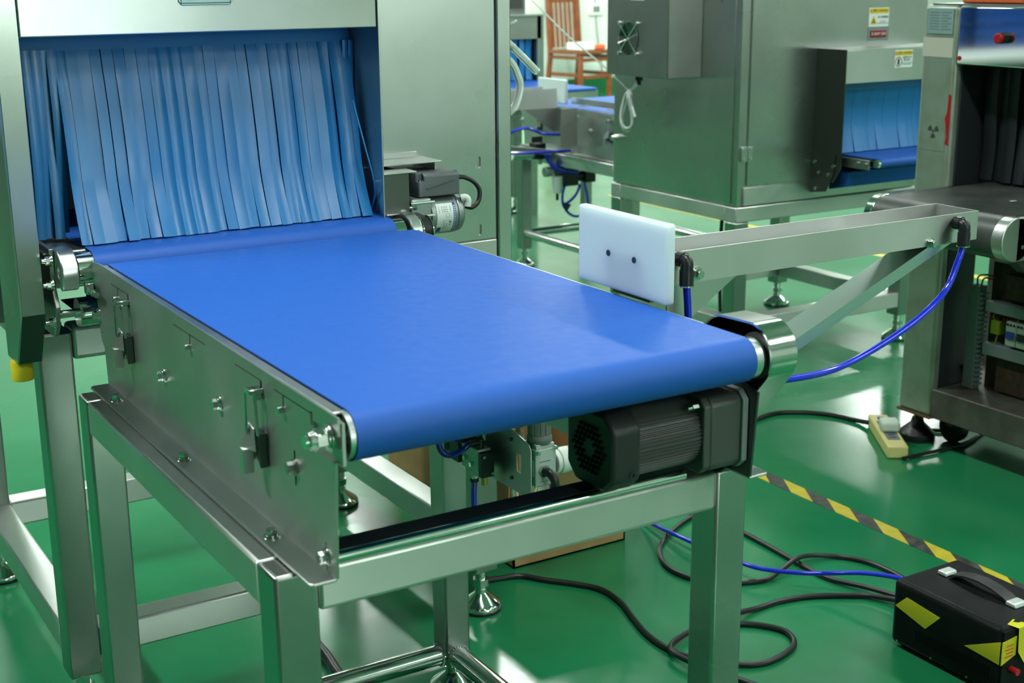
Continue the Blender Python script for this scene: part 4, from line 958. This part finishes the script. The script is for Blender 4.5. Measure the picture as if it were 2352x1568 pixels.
for k in range(16):
    y = 2.235 - k * .012 + rs.uniform(-.003, .003)
    (wg if k % 6 == 1 else wr).tube([(2.768, y, .372), (2.757, y + rs.uniform(-.004, .004), .362), (2.764, y - .004, .345)], .0016, 6)
obj('red_wire', wr, 'wire_red', C_, kind='stuff'); obj('green_wire', wg, 'wire_green', C_)
obj('green_wire', MB().tube([(2.765, 2.215, .318), (2.755, 2.213, .30), (2.765, 2.216, .285)], .0016, 6), 'wire_green', C_)
cw = MB(); cw.tube([(2.752, 2.28, .432), (2.748, 2.275, .455), (2.755, 2.255, .462), (2.77, 2.24, .455)], .0022, 8); cw.tube([(2.757, 2.272, .432), (2.755, 2.262, .452), (2.77, 2.245, .450)], .0022, 8)
obj('red_wire', cw, 'wire_red', C_)
obj('mesh_cover', MB().box(2.768, 2.784, 1.75, 2.215, .172, .255), 'pcb', C_)
obj('mesh_cover', MB().box(2.768, 2.784, 1.75, 2.205, .410, .470), 'pcb', C_)
cc = MB(); cc.tube([(2.78, 2.330, .168), (2.775, 2.325, .20), (2.77, 2.318, .215)], .003, 8); cc.tube([(2.79, 2.315, .168), (2.78, 2.312, .19), (2.77, 2.30, .21)], .003, 8); obj('loose_cable', cc, 'rubber', C_)
# black belt conveyor through the detector
KC = thing('belt_conveyor', 'black rubber belt conveyor through the old detector machine at right', 'conveyor', (2.6, 2.12, .68))
path = [(2.83, .686)]
Rk = .048
for k in range(0, 15):
    t = pi / 2 + pi * k / 14; path.append((2.425 + Rk * cos(t), .638 + Rk * sin(t)))
path += [(2.83, .59)]
b = MB().strip(path, 1.945, 2.292, -.0022, nx=3); b.v = [(y, x, z) for x, y, z in b.v]; obj('belt', b, 'belt_black', KC, smooth=40)
for (y0, y1) in ((2.292, 2.316), (1.915, 1.945)):
    e = MB().cyl('y', 2.425, .638, Rk + .001, y0, y1, 40); e.prism([(2.425, .687), (2.66, .687), (2.66, .589), (2.425, .589)], 'y', y0, y1); obj('side_frame', e, 'polished' if y0 > 2.2 else 'steel', KC, bevel=.003)
for (xx, zz) in ((2.445, .655), (2.440, .622)): obj('screw', MB().cyl('y', xx, zz, .0045, 1.911, 1.915, 12), 'polished', KC)
obj('end_bracket', MB().prism([(2.43, .589), (2.66, .589), (2.66, .56), (2.47, .56)], 'y', 1.916, 1.944), 'steel_dark', KC)
tag(obj('paper_scrap', MB().box(2.575, 2.590, 2.055, 2.064, .6882, .6888), 'label_white'), 'tiny white paper scrap lying on the black belt', 'paper')
SCC = thing('strip_curtain', 'dark grey strip curtain in the mouth of the old detector machine', 'curtain', (2.78, 2.1, .975))
yy = 2.314
for i in range(11):
    w_ = .022 + .016 * rs.random(); ph = rs.uniform(-1, 1)
    pth = [(2.772 + .010 * (i % 2) + .010 * ph * sin(pi * k / 10 * 1.5) - .02 * max(0, k / 10 - .65), .985 - .292 * k / 10) for k in range(11)]
    b = MB().strip(pth, yy - w_, yy, .002, bow=.003, nx=4); b.v = [(y, x + .006 * sin(pi * (0.985 - z) / .29 * 1.2) * ph, z) for x, y, z in b.v]
    obj('curtain_strip', b, 'curtain_black', SCC); yy -= w_ + .002
tag(obj('orange_box', MB().box(2.70, 2.95, 2.17, 2.35, 1.1165, 1.20), 'orange', bevel=.004), 'orange box on top of the old detector machine', 'box')
tag(obj('dark_box', MB().box(2.72, 2.95, 1.95, 2.12, 1.1165, 1.19), 'plastic_black', bevel=.004), 'dark case on top of the detector beside the orange box', 'box')

# ------------------------------------------------------------------ floor things
cb = thing('cardboard_box', 'open brown cardboard box on the floor behind the conveyor legs', 'box', (1.52, 2.4, 0))
q = MB(); x0, x1, y0, y1, h = 1.38, 1.665, 2.268, 2.62, .235
q.box(x0, x1, y0, y0 + .004, 0, h); q.box(x0, x1, y1 - .004, y1, 0, h); q.box(x0, x0 + .004, y0, y1, 0, h); q.box(x1 - .004, x1, y0, y1, 0, h); q.box(x0, x1, y0, y1, 0, .004)
obj('carton', q, 'cardboard', cb, smooth=0)
fl_ = MB().add([(x0, y0, h), (x1, y0, h), (x1 + .01, y0 - .10, h + .02), (x0 - .005, y0 - .105, h - .005), (x0, y0, h + .004), (x1, y0, h + .004), (x1 + .01, y0 - .10, h + .024), (x0 - .005, y0 - .105, h - .001)], [(0, 1, 2, 3), (4, 7, 6, 5), (0, 4, 5, 1), (1, 5, 6, 2), (2, 6, 7, 3), (3, 7, 4, 0)])
obj('flap', fl_, 'cardboard', cb, smooth=0)
fl_ = MB().box(x0 + .005, x1 - .005, y1 - .002, y1 + .002, h, h + .12); obj('flap', fl_, 'cardboard_inside', cb, smooth=0)
fl_ = MB().box(x0 - .004, x0, y0 + .01, y1 - .01, h - .11, h); obj('flap', fl_, 'cardboard', cb, smooth=0)
tag(obj('cardboard_box', MB().box(1.455, 1.60, 2.76, 3.0, 0, .30), 'cardboard', bevel=.003), 'brown box standing behind the tunnel machine leg', 'box')

# black power unit at bottom right
PU = thing('power_unit', 'black metal power unit with carry strap and yellow tape on the floor', 'power unit', (1.87, 1.47, 0))
px0, px1, py0, py1, ph_ = 1.792, 1.958, 1.372, 1.618, .131
cs = obj('case', MB().box(px0, px1, py0 + .004, py1, .006, ph_), 'black_paint', PU, bevel=.010, seg=3)
obj('front_panel', MB().box(px0 + .004, px1 - .004, py0 + .001, py0 + .004, .010, ph_ - .006), 'black_paint', PU)
for (x, y) in ((px0 + .02, py0 + .02), (px1 - .02, py0 + .02), (px0 + .02, py1 - .02), (px1 - .02, py1 - .02)): obj('foot', MB().cyl('z', x, y, .008, 0, .007, 14), 'rubber', PU)
sx = (px0 + px1) / 2 + .012
stp = [(1.432, ph_ + .004), (1.442, ph_ + .010), (1.47, ph_ + .017), (1.50, ph_ + .020), (1.53, ph_ + .017), (1.556, ph_ + .010), (1.566, ph_ + .004)]
obj('carry_strap', MB().strip(stp, sx - .0135, sx + .0135, .003, nx=4), 'strap', PU)
for y in (1.414, 1.566): obj('strap_clip', MB().prism([(y, ph_), (y + .024, ph_), (y + .022, ph_ + .008), (y + .004, ph_ + .008)], 'x', sx - .0145, sx + .0145), 'handle_silver', PU, bevel=.002)
vt = MB()
for k in range(26): vt.box(px0 - .0004, px0 + .001, 1.395 + k * .0064, 1.3975 + k * .0064, .032, .054)
obj('vent_slot', vt, 'dark_hole', cs, kind='stuff')
yt = .0009
obj('yellow_tape', MB().prism([(1.609, .081), (1.584, .106), (1.506, .098), (1.537, .064)], 'x', px0 - .0012, px0 - .0002), 'yellow_tape', PU)
obj('yellow_tape', MB().prism([(1.450, .070), (1.376, .108), (1.376, .066)], 'x', px0 - .0012, px0 - .0002), 'yellow_tape', PU)
obj('yellow_tape', MB().prism([(px0 - .001, .066), (px0 + .034, .078), (px0 + .034, .112), (px0 - .001, .108)], 'y', py0 - .0008, py0 + .0008), 'yellow_tape', PU)
obj('yellow_tape', MB().add([(px0 + .022, py0 + .012, ph_ + .0006), (px0 + .046, py0 + .02, ph_ + .0006), (px0 + .062, py0 - .001, ph_ - .004), (px0 + .034, py0 - .003, ph_ - .004), (px0 + .060, py0 - .010, .062), (px0 + .048, py0 - .012, .058), (px0 + .033, py0 - .006, .085)], [(0, 1, 2, 3), (3, 2, 4, 5, 6)]), 'yellow_tape', PU, smooth=0)
im = MB()
for k in range(4): im.box(px0 + .006 + (k % 2) * .003, px0 + .026, py0 - .0013, py0 - .0007, .078 + k * .0065, .0805 + k * .0065)
obj('stamp_mark', im, 'red_ink', PU)
obj('terminal_red', MB().cyl('y', px0 + .027, .052, .006, py0 - .014, py0 + .001, 16), 'red', PU)
obj('rating_label', MB().box(px0 + .075, px0 + .12, py0 + .0002, py0 + .0010, .045, .062), 'label_white', PU)
for (y) in (1.60, 1.52, 1.44): obj('screw', MB().cyl('x', y, .014, .0022, px0 - .001, px0 + .001, 10), 'polished', PU)

# power strip
ps = thing('power_strip', 'cream power strip with a white plug on the green floor', 'power strip', (2.6, 2.43, 0))
dv = Vector((.150, .217, 0)).normalized(); nv = Vector((dv.y, -dv.x, 0))
def orib(o, l0, l1, w0, w1, z0, z1):
    b = MB(); P_ = []
    for z in (z0, z1):
        for (l, w_) in ((l0, w0), (l1, w0), (l1, w1), (l0, w1)): P_.append(tuple(o + dv * l + nv * w_ + Vector((0, 0, z))))
    return b.add(P_, [(0, 3, 2, 1), (4, 5, 6, 7), (0, 1, 5, 4), (1, 2, 6, 5), (2, 3, 7, 6), (3, 0, 4, 7)])
o0 = Vector((2.527, 2.330, 0))
obj('housing', orib(o0, 0, .262, 0, .052, 0, .034), 'socket_cream', ps, bevel=.005, seg=3)
obj('socket_face', orib(o0, .05, .20, .010, .042, .034, .0352), 'socket_face', ps)
for l in (.065, .085): obj('socket_slot', orib(o0, l, l + .004, .018, .034, .0350, .0356), 'dark_hole', ps)
obj('plug', orib(o0, .100, .150, .004, .052, .0354, .064), 'plug_white', ps, bevel=.008, seg=3)
obj('switch', orib(o0, .215, .23, .018, .034, .034, .037), 'label_blue', ps)

def cable(pts, r, label, m='rubber', name='power_cable', step=8):
    return tag(obj(name, MB().tube(pts, r, 10, step), m), label, 'cable')
z0 = .0058
cable([(1.30, 2.24, z0), (1.366, 2.222, z0), (1.399, 2.179, z0), (1.440, 2.130, z0), (1.470, 2.080, z0), (1.469, 2.013, z0), (1.448, 1.941, z0), (1.430, 1.869, z0), (1.430, 1.804, z0), (1.449, 1.753, z0), (1.496, 1.700, z0), (1.539, 1.677, z0), (1.591, 1.681, z0), (1.638, 1.704, z0), (1.656, 1.746, z0), (1.636, 1.788, z0), (1.598, 1.821, z0), (1.541, 1.840, z0)], .0055, 'black floor cable from the cardboard box ending in a round loop')
cable([(1.885, 1.632, .03), (1.92, 1.70, .016), (1.90, 1.765, .008), (1.865, 1.797, z0), (1.799, 1.834, z0), (1.733, 1.850, z0), (1.677, 1.849, z0), (1.606, 1.842, .014), (1.518, 1.838, .012), (1.422, 1.793, .016), (1.430, 1.70, .016), (1.483, 1.60, z0), (1.486, 1.54, z0)], .0055, 'black floor cable curving left from the back of the power unit')
cable([(1.90, 1.632, .04), (1.928, 1.70, .020), (1.915, 1.790, .012), (1.889, 1.880, z0), (1.890, 1.971, z0), (1.897, 2.084, z0), (1.897, 2.173, z0), (1.872, 2.30, z0)], .0055, 'black floor cable running straight away from the power unit')
cable([(1.92, 2.36, z0), (1.889, 2.299, z0), (1.808, 2.260, z0), (1.743, 2.222, z0), (1.688, 2.174, z0), (1.650, 2.102, z0), (1.652, 2.033, z0), (1.694, 1.974, z0), (1.771, 1.940, z0), (1.821, 1.948, .010), (1.884, 1.964, .018), (1.934, 1.966, .012), (1.979, 1.948, z0), (2.006, 1.912, z0), (2.019, 1.863, z0), (2.015, 1.79, z0), (1.98, 1.71, z0), (1.93, 1.635, .02)], .0052, 'black floor cable looping wide behind the conveyor leg')
cable([(2.30, 2.64, z0), (2.348, 2.704, z0), (2.505, 2.751, z0), (2.587, 2.726, z0), (2.644, 2.666, z0), (2.668, 2.60, z0), (2.672, 2.555, .010), (2.670, 2.525, .016)], .0062, 'black cable arching across the floor to the power strip')
cable([(2.66, 2.452, .012), (2.685, 2.470, z0), (2.74, 2.46, z0), (2.80, 2.40, z0), (2.86, 2.385, z0), (2.95, 2.39, z0)], .0052, 'black cable behind the rubber foot of the old detector')
cable([(2.551, 2.300, z0), (2.622, 2.296, z0), (2.706, 2.292, z0), (2.793, 2.30, z0), (2.90, 2.34, z0)], .0048, 'black cable on the floor passing the caster wheel')
tag(obj('air_tube', MB().tube([(1.77, 2.42, .006), (1.755, 2.30, .010), (1.746, 2.182, .020), (1.749, 2.069, .026), (1.758, 1.970, .03), (1.780, 1.929, .03), (1.814, 1.877, .035), (1.850, 1.841, .040), (1.888, 1.775, .056), (1.915, 1.70, .065), (1.92, 1.625, .066)], .0046, 12), 'tube_blue'), 'blue air tube lying over the floor cables to the power unit', 'hose')
bh = MB().tube([(.880, 2.46, .010), (.893, 2.30, .010), (.890, 2.131, .010), (.878, 2.03, .010), (.878, 1.93, .010), (.90, 1.80, .010)], .0095, 16, 14)
tag(obj('braided_hose', bh, 'rubber'), 'thick black braided hose on the floor under the conveyor', 'hose')

# wooden chair by the far wall
ch = thing('wooden_chair', 'reddish slatted wooden chair with parcels on its seat by the far wall', 'chair', (7.72, 11.2, 0))
ang = radians(12)
def ct_(b):  # local chair frame (u = to the chair's right, w = forward, z) to the room
    c, s = cos(ang), sin(ang)
    b.v = [(7.62 + x * c + y * s, 11.22 + x * s - y * c, z) for x, y, z in b.v]; return b
for (u, w_) in ((-.20, .20), (.20, .20)): obj('leg', ct_(MB().box(u - .02, u + .02, w_ - .02, w_ + .02, 0, .43)), 'wood', ch, bevel=.004)
for u in (-.20, .20):
    b = MB(); P_ = [(-.27, 0), (-.23, .0), (-.18, .43), (-.24, 1.14), (-.275, 1.14), (-.22, .43)]
    b.prism(P_, 'x', u - .02, u + .02); obj('back_post', ct_(b), 'wood', ch, bevel=.004)
obj('seat', ct_(MB().box(-.235, .235, -.21, .24, .43, .465)), 'wood', ch, bevel=.006)
for (a0, a1, b0, b1, zz) in ((-.20, .20, .195, .215, .36), (-.20, .20, .195, .215, .20), (-.21, -.19, -.2, .2, .22), (.19, .21, -.2, .2, .22), (-.21, -.19, -.2, .2, .38), (.19, .21, -.2, .2, .38)):
    obj('rail', ct_(MB().box(a0, a1, b0, b1, zz, zz + .035)), 'wood', ch, bevel=.003)
for k in range(6):
    u = -.15 + k * .06
    b = MB().prism([(-.195, .48), (-.212, .48), (-.247, .90), (-.232, .90)], 'x', u - .014, u + .014); obj('back_slat', ct_(b), 'wood', ch, bevel=.002)
for (za, zb, yo) in ((.90, .94, -.243), (1.03, 1.10, -.256)):
    obj('back_rail', ct_(MB().box(-.19, .19, yo - .012, yo + .012, za, zb)), 'wood', ch, bevel=.003)
for u in (-.1, 0, .1): obj('back_ring', ct_(MB().pipe('y', u, .985, .042, .028, -.262, -.240, 24)), 'wood', ch)
tag(obj('parcel', ct_(MB().box(-.21, -.02, .02, .22, .467, .54)), 'label_white', bevel=.01), 'bright white parcel on the left of the wooden chair seat', 'parcel')
tag(obj('parcel', ct_(MB().box(.02, .19, -.10, .16, .467, .51)), 'orange', bevel=.01), 'small orange parcel on the right of the wooden chair seat', 'parcel')
tag(obj('wall_cable', MB().tube([(8.15, 11.725, 1.5), (8.14, 11.725, 1.0), (8.17, 11.725, .6), (8.25, 11.725, .145)], .006, 8), 'duct_grey'), 'thin grey cable running down the pale far wall', 'cable')
sk = thing('wall_socket', 'small pale socket box on the far wall beside the chair', 'socket', (8.15, 11.73, .82))
obj('plate', MB().box(8.07, 8.23, 11.71, 11.74, .76, .88), 'gauge_white', sk, bevel=.006)
obj('outlet', MB().box(8.11, 8.19, 11.706, 11.711, .79, .85), 'duct_grey', sk, bevel=.003)

# store shelf behind the tunnel machine (seen mirrored in the polished header of the old detector)
sh = thing('work_table', 'white topped table with blue crates behind the near tunnel machine', 'table', (-.3, 4.6, 0))
obj('table_top', MB().box(-1.1, .5, 4.2, 5.2, .78, .82), 'label_white', sh, bevel=.01)
for (x, y) in ((-1.05, 4.25), (.41, 4.25), (-1.05, 5.11), (.41, 5.11)): obj('leg', MB().box(x, x + .04, y, y + .04, 0, .78), 'old_steel', sh)
def crate(x, y, z, label):
    t = thing('plastic_crate', label, 'crate', (x, y, z), 'blue crates behind the tunnel machine'); L, Wd, H = .44, .32, .20
    b = MB().box(x, x + L, y, y + Wd, z, z + .01)
    for zz in (.0, .06, .12, .17):
        h = .03 if zz else .035
        b.box(x, x + L, y, y + .012, z + zz, z + zz + h); b.box(x, x + L, y + Wd - .012, y + Wd, z + zz, z + zz + h)
        b.box(x, x + .012, y, y + Wd, z + zz, z + zz + h); b.box(x + L - .012, x + L, y, y + Wd, z + zz, z + zz + h)
    for k in range(7):
        q = x + k * (L - .02) / 6; b.box(q, q + .02, y, y + .012, z, z + H); b.box(q, q + .02, y + Wd - .012, y + Wd, z, z + H)
    for k in range(5):
        q = y + k * (Wd - .02) / 4; b.box(x, x + .012, q, q + .02, z, z + H); b.box(x + L - .012, x + L, q, q + .02, z, z + H)
    obj('basket', b, 'crate_blue', t, smooth=0)
for r_ in range(2):
    for c_ in range(3): crate(-1.02 + c_ * .5, 4.62, .822 + r_ * .202, 'blue slotted plastic crate, %s row, %s of three on the white table' % (('lower', 'upper')[r_], ('first', 'second', 'third')[c_]))
